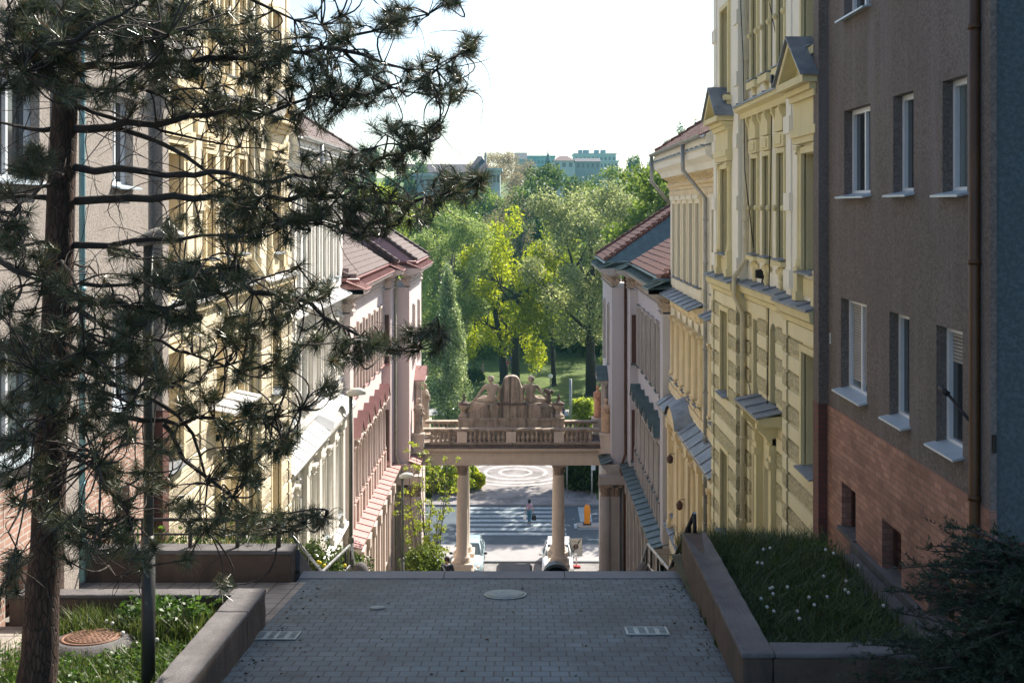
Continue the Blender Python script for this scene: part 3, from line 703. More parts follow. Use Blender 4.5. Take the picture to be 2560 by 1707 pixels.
    for y in (33.9,36.0,38.6,40.7): 
        tr=MB(); fb(tr,side,d-.2,d+.02,y-.2,y+.2,8.9,12.4); fb(tr,side,d-.26,d+.02,y-.26,y+.26,12.4,12.75); fb(tr,side,d-.24,d+.02,y-.24,y+.24,8.6,8.9); bracket(tr,side,d,y,13.05,.3,.5,.45); tr.build('pilaster',trim,t)
    for o in low:
        tr=MB(); surround(tr,side,d,o,.1,.08)
        if o[2]>8: halfcol(tr,side,d-.08,o[0]-.22,9.2,12.3,.1,.2,.3); halfcol(tr,side,d-.08,o[1]+.22,9.2,12.3,.1,.2,.3)
        tr.build('window_surround',trim,t)
        window(side,d,o,t,M['wood'],M['glass'],M['tin'],.38,False,.66,.05,.2)
    tr=MB(); extr(tr,side,d,[(-.02,8.45),(.2,8.5),(.24,8.65),(-.02,8.7)],Y0,Y1); tin_strip(tin,side,d,.3,8.66,8.8,Y0,Y1,1.1); tin.build('tin_cover',M[K['tin']],tr.build('string_course',trim,t)); tr,tin=MB(),MB()
    # main cornice, gutter, roof
    fb(tr,side,d-.06,d+.02,Y0,Y1,20.98,21.2)
    n=int((Y1-Y0)/.22)
    for k in range(n): tr.ball((fx(side,d-.09),Y0+(k+.5)*(Y1-Y0)/n,21.42),.09,4); 
    for k in range(int(n/2)): bracket(tr,side,d,Y0+(k+.5)*(Y1-Y0)/(n/2),21.72,.2,.2,.3)
    extr(tr,side,d,[(-.02,21.25),(.06,21.25),(.08,21.55),(-.02,21.55)],Y0,Y1)
    tr.build('dentil_frieze',trim,t); cor=MB(); extr(cor,side,d,[(-.02,21.72),(.34,21.72),(.42,21.9),(.62,22.05),(.66,22.3),(-.02,22.34)],Y0,Y1); co_=cor.build('cornice',M[K['cor']],t)
    tin_strip(tin,side,d-.1,.62,22.31,22.5,Y0,Y1,.9); tin.build('tin_cover',M[K['tin']],co_)
    gutter(side,d-.74,Y0,Y1,22.62,M[K['gut']],t,.1)
    e=MB(); e.prism([(fx(side,d-.62),Y0+.01,22.32),(fx(side,d-.62),Y0+.01,22.63),(fx(side,d+5),Y0+.01,26.17),(fx(side,d+5),Y0+.01,22.32)],(0,Y1-Y0-.02,0)); e.build('eaves_board',M[K['cor']],t); r=MB(); tile_slope(r,side,d-.66,d+5,22.62,26.2,Y0,Y1,22,0,0,.38); fb(r,side,d+4.9,d+5.1,Y0,Y1,26.0,26.2); ridge_caps(r,(fx(side,d-.55),Y1,22.72),(fx(side,d+5),Y1,26.3)); r.build('roof',M[K['roof']],t)
    gp=M[K['gut']]
    downpipe([(fx(side,d-.74),33.2,22.55),(fx(side,d-.74),33.2,21.75),(fx(side,d-.1),32.9,20.9),(fx(side,d-.1),32.9,6.5)],gp,t,.065,1.3)
    downpipe([(fx(side,d-.74),41.3,22.55),(fx(side,d-.74),41.3,21.6),(fx(side,d-.1),41.1,20.8)],gp,t,.065,1.3)
    return t
slimR=slim_house(1,dict(wall='och',trim='ochtrim',rough='ochrough',cor='yelup',tin='tin',gut='zinc',roof='tile'),'ochre house with a row of slim windows under a red tiled roof')
for y_,z_ in ((36.6,10.6),(39.0,11.6)):
    m=MB(); c_=(fx(1,5.9),y_,z_); m.lathe(c_,[(.02,-.16),(.10,-.10),(.12,.06),(.04,.16)],8); m.tube([(fx(1,6.25),y_,z_+.2),(fx(1,5.9),y_,z_+.2),(fx(1,5.9),y_,z_+.12)],.014,5); m.build('wall_lantern',M['woodp'],slimR)
slimL=slim_house(-1,dict(wall='wht',trim='whttrim',rough='whtrough',cor='wht',tin='tinlight',gut='tinlight',roof='tiledk'),'cream white house with a row of slim windows, between the yellow and the pink houses',.45)
# ------------------------------------------------------------------ the pair of palaces at the foot of the stairs
def palace(side,K,label):
    t=thing('corner_palace',label,'building',(fx(side,9),52,0))
    wall,trim,tin_=(M[K[k]] for k in ('wall','trim','tin'))
    dR,dS,dC,dN=5.17,5.94,6.33,5.96           # corner projection, step, recess, near pier
    yN0,yN1,yS,yR,yE=41.5,42.3,54.0,55.5,62.0
    z0,zk,zt=-.3,7.6,16.55
    bays=[44.2+1.72*k for k in range(6)]; w=.36
    topw=[(y-w,y+w,12.9,15.75) for y in bays]+[(53.35-.25,53.35+.25,12.9,15.75)]
    midw=[(y-w,y+w,8.75,11.0) for y in bays]
    loww=[(y-w,y+w,3.9,6.7) for y in bays]+[(y-w,y+w,.4,2.9) for y in bays]
    m=MB(); wall_open(m,side,dC,yN1,yS,zk,zt,topw+midw,.26); body(m,side,dC+.3,dC+9,yN0+.02,yE-.02,z0,zt)
    fb(m,side,dN,dC+.3,yN0,yN1,zk,zt); fb(m,side,dS,dC+.31,yS,yR,zk,zt); 
    wr=[(57.2,57.75,12.4,15.5),(59.9,60.45,12.4,15.5),(58.3,59.3,8.0,11.0)]
    wall_open(m,side,dR,yR,yE,zk,zt,wr,.2); m.quad((fx(side,dR),yR,zk),(fx(side,dC+.2),yR,zk),(fx(side,dC+.2),yR,zt),(fx(side,dR),yR,zt)); m.quad((fx(side,dR),yE,zk),(fx(side,dC+1),yE,zk),(fx(side,dC+1),yE,zt),(fx(side,dR),yE,zt))
    body(m,side,dR+.22,dC+9,yR+.02,yE-.02,zk,zt)
    m.build('upper_wall',wall,t)
    dL=5.86
    m=MB(); wall_open(m,side,dL,yN0,yR,z0,zk-.6,loww,.3); body(m,side,dL+.32,dC+9,yN0+.01,yE-.01,z0,zk-.6); fb(m,side,4.95,dL+.3,yR-.3,yE,z0,zk-.6); m.build('lower_wall',trim,t)
    tr,tin=MB(),MB()
    for o in topw:
        tr=MB(); surround(tr,side,dC,o,.12,.12); tr.build('window_surround',trim,t); window(side,dC,o,t,M['woodp'],M['glass'],tin_,.26,False,.66,.05,.16)
    for k,o in enumerate(midw):
        y=(o[0]+o[1])/2
        tr,tin=MB(),MB(); pediment(tr,tin,side,dC,y,1.12,11.42,.62,.42); tin.build('tin_cover',tin_,tr.build('pediment',trim,t)); tr=MB(); fb(tr,side,dC-.2,dC+.02,y-.6,y+.6,11.05,11.29)
        for q in (-1,1): halfcol(tr,side,dC-.14,y+q*.5,8.85,11.03,.085,.16,.28); fb(tr,side,dC-.26,dC+.02,y+q*.5-.13,y+q*.5+.13,7.75,8.7)
        tr.build('window_surround',trim,t)
        window(side,dC,o,t,M['woodp'],M['glass'],tin_,.26,False,.66,.05,.26)
    # tin-covered string course above the ground floor
    tr,tin=MB(),MB(); fb(tr,side,dL-.02,dC,yN0,yR,zk-.6,zk-.2)
    for dd,a,b in ((5.92,yN0-.02,yR-.3),):
        extr(tr,side,dd,[(-.3,zk-.35),(.12,zk-.35),(.15,zk-.2),(.38,zk-.12),(.4,zk),(-.3,zk+.02)],a,b)
        tin_strip(tin,side,dC-.02,.80,zk+.02,zk+.24,a,b,.8)
    tin.build('tin_cover',tin_,tr.build('string_course',trim,t)); tr,tin=MB(),MB()
    extr(tr,side,4.95,[(-1.2,zk-.5),(.02,zk-.5),(.06,zk-.3),(.3,zk-.15),(.32,zk),(-1.2,zk+.04)],yR-.36,yE); tin_strip(tin,side,dR,.6,zk+.02,zk+.22,yR-.42,yE,.8)
    n=int((yE-yR)/.2)
    for k in range(n): fb(tr,side,4.86,4.95,yR-.3+k*.2,yR-.2+k*.2,zk-.42,zk-.32)
    for k in range(8): tr.box(fx(side,5.0+.115*k),fx(side,5.055+.115*k),yR-.38,yR-.3,zk-.42,zk-.32)
    fb(tr,side,4.93,5.95,yR-.34,yR-.29,zk-.98,zk-.86); fb(tr,side,4.46,5.95,yR-.72,yR-.28,6.66,zk-.5); tin.build('tin_cover',tin_,tr.build('corner_entablature',trim,t))
    # ground-floor pilasters and arched openings
    for y in [b+.86 for b in bays]+[bays[0]-.86]:
        tr=MB(); fb(tr,side,dL-.14,dL+.02,y-.17,y+.17,.9,6.55); fb(tr,side,dL-.2,dL+.02,y-.22,y+.22,z0,.9); fb(tr,side,dL-.2,dL+.02,y-.21,y+.21,6.55,6.98); tr.build('pilaster',trim,t)
    for o in loww: tr=MB(); surround(tr,side,dL,o,.1,.07,True); tr.build('window_surround',trim,t); window(side,dL,o,t,M['woodp'],M['glass'],None,.3,True,.66)
    # engaged columns and pilasters on the corner by the gateway
    cap=MB(); tr=MB()
    for d_,y in ((4.80,yR-.42),):
        tr.lathe((fx(side,d_),y,0),[(.42,z0),(.42,1.0),(.40,1.05),(.36,1.2),(.31,1.32),(.305,3.5),(.27,6.05)],18); capital(cap,(fx(side,d_),y,6.02),.26,.62)
    for q in (5.16,5.40): capital(cap,(fx(side,q),yR-.44,6.05),.17,.56,6)
    tr.build('engaged_column',trim,t); tr=MB(); fb(tr,side,5.06,5.52,yR-.55,yR-.28,z0,6.05); fb(tr,side,5.0,5.58,yR-.62,yR-.27,z0,1.1); fb(tr,side,5.6,5.95,yR-.4,yR-.28,z0,6.6); tr.build('corner_pilaster',trim,t)
    capo=cap.build('carved_capitals',M['capstone'],t)
    # window aedicule on the street side of the corner
    tr,tin=MB(),MB(); y=58.8; pediment(tr,tin,side,dR,y,1.9,12.0-.55,.6,.55); 
    for q in (-1,1): halfcol(tr,side,dR-.16,y+q*.68,8.05,11.3,.12,.2,.35)
    tin.build('tin_cover',tin_,tr.build('window_aedicule',trim,t))
    for o in wr: tr=MB(); surround(tr,side,dR,o,.1,.08); tr.build('window_surround',trim,t); window(side,dR,o,t,M['woodp'],M['glass'],tin_,.2,False,.66,.05,.14)
    # windows facing up the street
    for (za,zb) in ((8.1,10.6),(12.9,15.3)):
        mm=MB(); x0,x1=fx(side,5.50),fx(side,5.84); mm.box(x0,x1,yR-.012,yR+.02,za,zb) if False else mm.box(fx(side,6.02),fx(side,6.26),yS-.03,yS+.02,za,zb)
        o=mm.build('narrow_window',M['woodp'],t); s=MB(); s.box(fx(side,5.98),fx(side,6.3),yS-.12,yS+.02,za-.1,za); s.build('sill',tin_,o)
    # frieze and eaves round each face
    for d_,a,b,fy in ((dN,yN0,yN1+.06,yN0),(dC,yN1,yS,None),(dS,yS-.06,yR,yS),(dR,yR-.06,yE,yR)):
        tr,tin,fr=MB(),MB(),MB(); extr(tr,side,d_,[(-.02,zt-.02),(.08,zt),(.1,zt+.08),(-.02,zt+.1)],a,b)
        fb(fr,side,d_-.03,d_+.3,a,b,zt+.08,zt+.62)
        n=max(1,int((b-a)/.26))
        for k in range(n):
            yk=a+(k+.5)*(b-a)/n; fr.ball((fx(side,d_-.05),yk,zt+.45),.085,4); fr.ball((fx(side,d_-.05),yk+.06,zt+.25),.06,4); bracket(fr,side,d_,yk,zt+.68,.1,.2,.2)
        extr(tr,side,d_,[(-.3,zt+.62),(.22,zt+.62),(.3,zt+.7),(.62,zt+.8),(.66,zt+1.0),(-.3,zt+1.02)],a-(.6 if fy else 0),b)
        if fy: 
            extr_y=fy-.62
            for kx in range(4):
                xx=d_+.15+.2*kx
                fr.ball((fx(side,xx),fy-.04,zt+.36),.09,4)
            fr.lathe((fx(side,d_+.32),fy-.02,zt+.36),[(.001,-.17),(.17,0),(.001,.17)],10)
            fb(tr,side,d_-.6,d_+1.2,fy-.6,fy,zt+.8,zt+1.0); fb(tr,side,d_-.2,d_+1.2,fy-.22,fy,zt+.62,zt+.8)
        tin_strip(tin,side,d_+.05,.75,zt+1.0,zt+1.3,a-(.62 if fy else 0),b,.32)
        if fy: tin.prism([(fx(side,d_-.7),fy-.66,zt+.985),(fx(side,d_+1.2),fy-.66,zt+.985),(fx(side,d_+1.2),fy+.1,zt+1.3),(fx(side,d_+.05),fy+.1,zt+1.3)],(0,0,.012))
        fr.build('carved_frieze',M['stone'] if side>0 else trim,t); tin.build('tin_cover',tin_,tr.build('cornice',trim,t))
    # roofs: a long slope and a hipped slope over the corner
    r=MB(); zr=zt+1.3
    r.prism([(fx(side,dC-.3),yN0+2.4,zr-.3),(fx(side,dC-.3),yN0+2.4,zr-.02),(fx(side,dC+5.2),yN0+2.4,zr+3.35),(fx(side,dC+5.2),yN0+2.4,zr-.3)],(0,yS+.4-yN0-2.4,0)); fb(r,side,dC+5.1,dC+6,yN0+2.5,yS,zr-.3,zr+3.3)
    r.prism([(fx(side,dR-.3),yR-.1,zr-.3),(fx(side,dR-.3),yR-.1,zr-.02),(fx(side,dR-.3),yE+.4,zr-.02),(fx(side,dR-.3),yE+.4,zr-.3)],(side*.02,0,0))
    tile_slope(r,side,dC-.35,dC+5.2,zr,zr+3.4,yN0-.1,yS+.4,20,2.6,0,.3)
    # near hip facing up the street
    for k in range(16):
        t0,t1=k/16,(k+1.2)/16; dA=5.7+5.2*t0
        ya,yb=yN0-.25+2.7*t0,yN0-.25+2.7*t1; za,zb=zr+3.2*t0,zr+3.2*t1
        x0,x1=fx(side,dA),fx(side,12)
        r.quad((x0,ya,za+.05),(x1,ya,za+.05),(x1,yb,zb),(x0,yb,zb)); r.quad((x0,ya,za-.02),(x1,ya,za-.02),(x1,ya,za+.05),(x0,ya,za+.05))
    ridge_caps(r,(fx(side,dC-.35),yN0-.15,zr+.1),(fx(side,dC+5.2),yN0+2.55,zr+3.5),.12)
    tile_slope(r,side,dR-.35,dR+5.6,zr,zr+4.0,yR-.2,yE+.5,22,3.0,1.0,.3)
    ridge_caps(r,(fx(side,dR-.35),yR-.15,zr+.1),(fx(side,dR+5.6),yR+2.9,zr+4.1),.13)
    ridge_caps(r,(fx(side,dR-.35),yE+.5,zr+.1),(fx(side,dR+5.6),yE-.6,zr+4.1),.11)
    ridge_caps(r,(fx(side,dR+5.6),yR+2.9,zr+4.05),(fx(side,dR+5.6),yE-.5,zr+4.05),.13)
    if side<0:
        tile_slope(r,side,dS-.35,dS+5.2,zr,zr+3.6,yS-.2,yR+.3,20,2.2,0,.3); ridge_caps(r,(fx(side,dS-.35),yS-.15,zr+.1),(fx(side,dS+5.2),yS+2.1,zr+3.7),.13)
    r.build('roof',M[K['roof']],t)
    hp=MB(); hp.prism([(fx(side,dR-.38),yR-.25,zr+.02),(fx(side,dR+5.6),yR+2.9,zr+4.02),(fx(side,dR+6.2),yR-.25,zr+.02)],(0,-.02,0)); hp.build('hip_sheet',tin_,t)
    if side>0:
        sk=MB()
        for (y,a) in ((44.6,1.6),(45.8,2.3)):
            q=lambda dy,da: (fx(side,dC-.35+5.55*(a+da)/6.5),y+dy,zr+3.4*(a+da)/6.5+.16)
            sk.tube([q(0,0),q(0,1.5)],.04,6); sk.tube([q(.6,0),q(.6,1.5)],.04,6); sk.quad(q(.02,.02),q(.58,.02),q(.58,1.48),q(.02,1.48))
        sk.build('skylight',M['steel'],t)
    gm=M[K['gut']]
    gutter(side,dR-.42,yR-.3,yE+.4,zr+.02,gm,t,.09); gutter(side,dC-.42,yN0-.2,yS,zr+.02,gm,t,.09)
    g=MB(); g.tube([(fx(side,5.55),yN0-.3,zr),(fx(side,8),yN0-.3,zr)],.08,8); g.build('gutter',gm,t); g=MB(); g.tube([(fx(side,dR-.4),yR-.35,zr),(fx(side,dS+.2),yR-.35,zr)],.08,8); g.build('gutter',gm,t)
    downpipe([(fx(side,dS-.1),yR-.12,zt+.6),(fx(side,dS-.1),yR-.12,8.1),(fx(side,dL-.3),yR-.5,7.4),(fx(side,dL-.1),yR-.62,6.8),(fx(side,dL-.1),yR-.62,.2)],M['pipebrn'] if side>0 else M['pipeyel'],t,.065,2)
    return t
palR=palace(1,dict(wall='grey',trim='greytrim',tin='tingreen',roof='tile',gut='tingreen'),'lilac grey palace with dark tin pediments, under a red tiled roof beside the gateway')
palL=palace(-1,dict(wall='pink',trim='pinktrim',tin='tinpink',roof='tiledk',gut='tinred'),'pale pink palace with faded red tin flashings beside the gateway')

# ------------------------------------------------------------------ the columned gateway between the palaces
gate=thing('columned_gateway','sandstone gateway of columns carrying a balustraded bridge across the foot of the stairs','gateway',(AX,58.4,0))
gA,gB=AX-4.75,AX+4.75; YF,YB=57.5,59.3
cols=[(AX-2.58,YF),(AX+2.52,YF),(AX-2.58,YB),(AX+2.52,YB)]
for x,y in cols:
    m=MB(); m.lathe((x,y,1.95),[(.47,0),(.47,.08),(.40,.11),(.44,.2),(.40,.27),(.34,.33),(.315,.36),(.312,1.8),(.30,3.0),(.265,4.52),(.29,4.55),(.26,4.58)],20)
    c=m.build('column',M['stonecol'],gate)
    m=MB(); capital(m,(x,y,6.50),.255,.58); m.build('capital',M['capstone'],c)
    m=MB(); m.box(x-.52,x+.52,y-.52,y+.52,-.2,1.78); m.box(x-.57,x+.57,y-.57,y+.57,1.78,1.95); m.box(x-.6,x+.6,y-.6,y+.6,-.2,.4); m.build('pedestal',M['stonecol'],c,.015)
m=MB()
for y in (YF,YB):
    m.box(gA,gB,y-.30,y+.30,7.08,7.28); m.box(gA,gB,y-.335,y+.335,7.28,7.62); m.box(gA,gB,y-.36,y+.36,7.62,7.66)
m.box(gA,gB,YF+.3,YB-.3,7.3,7.66)
n=int((gB-gA)/.13)
for k in range(n):
    x=gA+(k+.5)*(gB-gA)/n; m.box(x-.04,x+.04,YF-.42,YF-.34,7.67,7.76)
for y0,y1 in ((YF-.36,YB+.36),): m.box(gA,gB,y0,y1,7.66,7.78)
m.prism([(gA,YF-.36,7.78),(gA,YF-.5,7.84),(gA,YF-.62,7.95),(gA,YF-.64,8.03),(gA,YB+.64,8.03),(gA,YB+.62,7.95),(gA,YB+.36,7.78)],(gB-gA,0,0)); m.build('entablature',M['stonecol'],gate)
m=MB(); m.box(gA+.01,gB-.01,YF-.66,YB+.66,8.03,8.07); m.box(gA+.01,gB-.01,YF-.3,YB+.3,8.07,8.18); m.build('walkway',M['stonedark'],gate)
def balustrade(y,spans,posts,top):
    r=MB(); r.box(gA+.05,gB-.05,y-.17,y+.17,8.18,8.27); r.box(gA+.05,gB-.05,y-.15,y+.15,top-.16,top-.1); r.box(gA+.05,gB-.05,y-.2,y+.2,top-.1,top)
    r.build('balustrade_rail',M['stone'],gate,.012)
    p=MB()
    for x,w in posts: p.box(x-w/2,x+w/2,y-.18,y+.18,8.27,top-.16)
    if posts: p.build('balustrade_piers',M['stonecol'],gate,.008)
    return spans
def balu_mesh():
    b=MB(); h=.57
    b.lathe((0,0,0),[(.1,0),(.1,.05),(.055,.08),(.085,.13),(.125,.21),(.115,.28),(.055,.38),(.05,.42),(.085,.45),(.05,.48),(.1,.52),(.1,h)],10); return b
b0=None
spF=[(gA+.45,AX-2.9),(AX-2.25,AX-.28),(AX+.28,AX+2.2),(AX+2.85,gB-.45)]
balustrade(YF-.12,spF,[(AX-2.58,.52),(AX,.52),(AX+2.52,.52)],9.0)
balustrade(YB+.15,[],[(AX-2.58,.5),(AX+2.52,.5)],9.0)
spB=[(gA+.45,AX-2.9),(AX+2.85,gB-.45)]
for spans,y in ((spF,YF-.12),(spB,YB+.15)):
    for a,b in spans:
        n=max(1,round((b-a)/.235))
        for k in range(n):
            if b0 is None:
                b0=balu_mesh().build('baluster',M['stone'],gate); o=b0
            else:
                o=b0.copy(); COL.objects.link(o)
            o.location=(a+(k+.5)*(b-a)/n,y,8.27)
# the attic monument in the middle of the bridge
m=MB(); x0,x1=AX-2.82,AX+2.82; ya,yb=58.35,59.05
m.box(x0+.0,x1,ya,yb,8.18,9.2); m.box(x0-.06,x1+.06,ya-.06,yb+.06,8.8,8.86); m.box(x0-.04,x1+.04,ya-.05,yb+.05,9.2,9.34); m.build('attic_base',M['stone'],gate)
m=MB(); prof=[(-2.3,9.68),(2.3,9.68)]
N=14
top=[]
for k in range(N+1):
    u=-2.25+4.5*k/N; a=abs(u)
    z=10.06 if a<1.3 else 10.06-.52*((a-1.3)/.95)**1.1
    top.append((u,max(9.40,z)))
poly=[(AX-2.28,ya+.06,9.34)]+[(AX+u,ya+.06,z) for u,z in top]+[(AX+2.28,ya+.06,9.34)]
m.prism(poly,(0,.55,0)); m.build('attic_step',M['slab'],gate)
m=MB()
pts=[(-.66,10.42),(-.64,10.9),(-.58,11.15),(-.52,11.2),(-.42,11.55),(-.30,11.68),(-.1,11.73),(.12,11.74),(.3,11.69),(.42,11.57),(.54,11.25),(.6,11.18),(.63,10.9),(.64,10.42)]
m.prism([(AX+u,ya+.02,10.06+(z-10.42)*1.16) for u,z in pts],(0,.6,0)); m.build('cartouche_slab',M['slab'],gate,.04)
m=MB(); m.box(AX-.72,AX+.72,ya-.02,ya+.66,10.03,10.12)
for k in range(10): m.ball((AX-.7+.155*k,ya-.0,10.11+random.uniform(-.02,.03)),random.uniform(.05,.09),4)
m.build('mossy_ledge',M['stonedark'],gate)
for sx in (-1,1):
    t=thing('stone_urn','carved stone urn on the %s of the gateway monument'%('end nearer the pink palace' if sx<0 else 'end nearer the lilac grey palace'),'urn',(AX+2.55*sx,58.7,9.34),'urns on the gateway')
    m=MB(); c=(AX+2.55*sx,58.7,9.34)
    m.lathe(c,[(.3,0),(.3,.1),(.2,.16),(.12,.25),(.1,.32),(.17,.36),(.27,.5),(.30,.68),(.26,.7)],14); m.build('bowl',M['stone'],t)
    m=MB(); m.lathe((c[0],c[1],c[2]+.68),[(.33,0),(.34,.06),(.2,.13),(.08,.2),(.06,.3),(.1,.36),(.05,.44),(.02,.6)],12); m.build('lid',M['stonedark'],t)
# ------------------------------------------------------------------ ground
def pz(y): return 17.215-.133*y          # the sloping landing in the foreground
def struct(name,mb,mat,kind='structure'):
    o=mb.build(name,mat); o['kind']=kind; return o
m=MB(); m.quad((-3.36,6,pz(6)),(2.5,6,pz(6)),(2.5,16.3,pz(16.3)),(-3.36,16.3,pz(16.3))); struct('landing_paving',m,M['paver'])
m=MB()
for a,b in ((-3.36,-1.2),(-1.19,.62),(.63,2.5)): m.box(a,b,16.3,16.62,pz(16.3)-.12,pz(16.3)+.012)
o=struct('landing_edge',m,M['kerb']); 
m=MB(); m.quad((-6.6,13.68,pz(13.68)+.004),(-3.2,13.68,pz(13.68)+.004),(-3.2,16.05,pz(16.05)+.004),(-6.6,16.05,pz(16.05)+.004)); struct('side_path',m,M['paver2'])
# stairs
STEP=[]                                   # (y,z) nosing list
y,z=16.62,pz(16.3)
def flight(n,run,rise):
    global y,z
    for k in range(n):
        STEP.append((y,y+run,z-rise)); y+=run; z-=rise
flight(13,.222,.182); STEP.append((y,22.7,z)); y=22.7
while z>.2:
    flight(min(14,int(z/.158)+1),.315,.158)
    STEP.append((y,y+1.7,z)); y+=1.7
YEND=y
def gz(yy):
    if yy<=16.62: return pz(yy)
    for a,b,zz in STEP:
        if a<=yy<b: return zz
    return 0
m=MB()
for a,b,zz in STEP: m.box(-3.36,2.5,a,b+.02,zz-.6,zz)
struct('staircase',m,M['kerb'])
m=MB()
for sgn,(xa,xb) in (('l',(-7.3,-3.36)),('r',(2.5,6.0))):
    ys=[16.3]+[18+2*k for k in range(19)]
    zz=[gz(v)+(.12 if v<52 else .0) for v in ys]
    for (ya,za),(yb,zb) in zip(zip(ys,zz),zip(ys[1:],zz[1:])): m.quad((xa,ya,za),(xb,ya,za),(xb,yb,zb),(xa,yb,zb))
struct('garden_slope',m,M['soil'])
# the big ground sheet: flat street level, park, then the far hillside
def terr(yy):
    pts=[(20,-.25),(76,-.06),(125,.0),(150,.6),(200,4),(350,20),(600,37),(900,44),(4000,46)]
    for (a,za),(b,zb) in zip(pts,pts[1:]):
        if yy<=b: t=(yy-a)/(b-a); return za+(zb-za)*t
    return 46
m=MB(); ys=[20,60,76,90,105,125,138,150,165,180,200,230,260,300,350,420,500,600,750,900,1500,4000]; xs=[-2500,-900,-400,-200,-120,-80,-50,-30,-15,0,15,30,50,80,120,200,400,900,2500]
idx={}
for i,yy in enumerate(ys):
    for j,xx in enumerate(xs):
        idx[i,j]=len(m.v); m.v.append((xx,yy,terr(yy)+(0 if yy<126 else random.uniform(-.3,.3))))
for i in range(len(ys)-1):
    for j in range(len(xs)-1): m.f.append((idx[i,j],idx[i,j+1],idx[i+1,j+1],idx[i+1,j])); m.sm.append(True)
struct('ground',m,M['lawn'])
m=MB(); m.box(-400,400,66.4,75.2,-.2,0.0); struct('road',m,M['asph'])
m=MB(); m.box(-200,200,63.35,66.25,-.2,.09); struct('near_pavement',m,M['pave'])
m=MB(); m.box(-200,200,66.25,66.4,-.2,.095); m.box(-200,200,63.2,63.35,-.2,.094); m.box(-200,200,75.2,75.36,-.2,.12); struct('kerb',m,M['kerb'])
m=MB(); m.box(-200,200,50,63.2,-.3,-.004); struct('cobbled_forecourt',m,M['setts'])
m=MB(); m.box(-60,60,75.36,76.6,-.2,.11); m.box(-6.5,5.2,76.6,92.5,-.2,.108); struct('mosaic_plaza',m,M['pinksetts'])
m=MB(); c=(-.6,84.4)
for r,w in ((1.2,.13),(2.35,.13),(3.45,.13),(4.35,.13)):
    n=72
    for k in range(n):
        a,b=2*math.pi*k/n,2*math.pi*(k+1)/n
        q=lambda rr,t:(c[0]+rr*math.cos(t),c[1]+rr*math.sin(t)*.92,.114)
        m.quad(q(r-w,a),q(r-w,b),q(r+w,b),q(r+w,a))
struct('mosaic_rings',m,M['whsetts'])
m=MB()
for k in range(7): m.box(-4.3,2.75,68.6+k*.98,69.1+k*.98,.0,.004)
m.box(3.75,4.55,71.5,75.0,0,.004); 
for (a,b,cc,e) in ((3.3,9,71.1,71.25),(3.3,9,69.85,70.0),(3.3,3.5,69.85,71.25),(4.6,30,73.2,73.3),(-60,-5,73.2,73.3),(4.0,30,67.6,67.7)): m.box(a,b,cc,e,.0005,.0045)
struct('road_markings',m,M['paint'])
m=MB(); m.prism([(3.6,70.1,0),(7,70.1,0),(7,71.0,0),(3.7,71.0,0),(3.5,70.55,0)],(0,0,.09)); struct('traffic_island',m,M['pave'])
m=MB()
for k in range(24):
    a=k/23; m.v+=[(-40+110*a,104+4*math.sin(a*5),.06+terr(104)),(-40+110*a,107.5+4*math.sin(a*5),.06+terr(107))]
    if k: i=len(m.v)-4; m.f.append((i,i+2,i+3,i+1)); m.sm.append(True)
struct('park_path',m,M['pave'])

# ------------------------------------------------------------------ foreground walls
t=thing('planter_wall','low L-shaped concrete wall holding the sunlit weed bed round the pine','wall',(-3.3,11.5,15.5))
def tz(yy): return EYE-(4.36+.111*(yy-10))
def slope_wall(mb,x0a,x1a,ya,x0b,x1b,yb,zta,ztb,zb):
    mb.prism([(x0a,ya,zb),(x1a,ya,zb),(x1a,ya,zta),(x0a,ya,zta)],(0,0,0),cap=False) if False else None
    v=[(x0a,ya,zb),(x1a,ya,zb),(x1b,yb,zb),(x0b,yb,zb),(x0a,ya,zta),(x1a,ya,zta),(x1b,yb,ztb),(x0b,yb,ztb)]
    i=len(mb.v); mb.v+=v
    for q in ((0,3,2,1),(4,5,6,7),(0,1,5,4),(1,2,6,5),(2,3,7,6),(3,0,4,7)): mb.f.append(tuple(i+k for k in q)); mb.sm.append(False)
m=MB(); slope_wall(m,-3.28,-3.0,8.5,-3.50,-3.15,12.42,tz(8.5)-.03,tz(12.42)-.03,15.0); slope_wall(m,-3.50,-3.15,12.425,-3.55,-3.2,13.52,tz(12.42)-.03,tz(13.5)-.03,15.0)
m.box(-6.3,-3.555,13.32,13.52,15.0,tz(13.5)-.03); m.build('wall',M['conc'],t,.012)
m=MB(); slope_wall(m,-3.29,-2.99,8.5,-3.51,-3.14,12.40,tz(8.5)+.02,tz(12.4)+.02,0); 
m=MB()
for (a,b,ya,c_,d_,yb) in ((-3.29,-2.99,8.5,-3.51,-3.14,12.41),(-3.51,-3.14,12.43,-3.56,-3.19,13.53)):
    v=[(a,ya,tz(ya)-.028),(b,ya,tz(ya)-.028),(d_,yb,tz(yb)-.028),(c_,yb,tz(yb)-.028),(a,ya,tz(ya)+.03),(b,ya,tz(ya)+.03),(d_,yb,tz(yb)+.03),(c_,yb,tz(yb)+.03)]
    i=len(m.v); m.v+=v
    for q in ((0,3,2,1),(4,5,6,7),(0,1,5,4),(1,2,6,5),(2,3,7,6),(3,0,4,7)): m.f.append(tuple(i+k for k in q)); m.sm.append(False)
m.box(-6.3,-3.565,13.31,13.53,tz(13.5)-.028,tz(13.5)+.02); m.build('coping',M['conctop'],t,.01)
def sz(yy): return EYE-(4.80+.1*(yy-10))
m=MB(); 
for a,b in zip([6+.5*k for k in range(15)],[6.5+.5*k for k in range(15)]):
    m.quad((-6.5,a,sz(a)),(-3.3,a,sz(a)),(-3.3,min(b,13.4),sz(b)),(-6.5,min(b,13.4),sz(b)))
struct('weed_bed_soil',m,M['soil'])
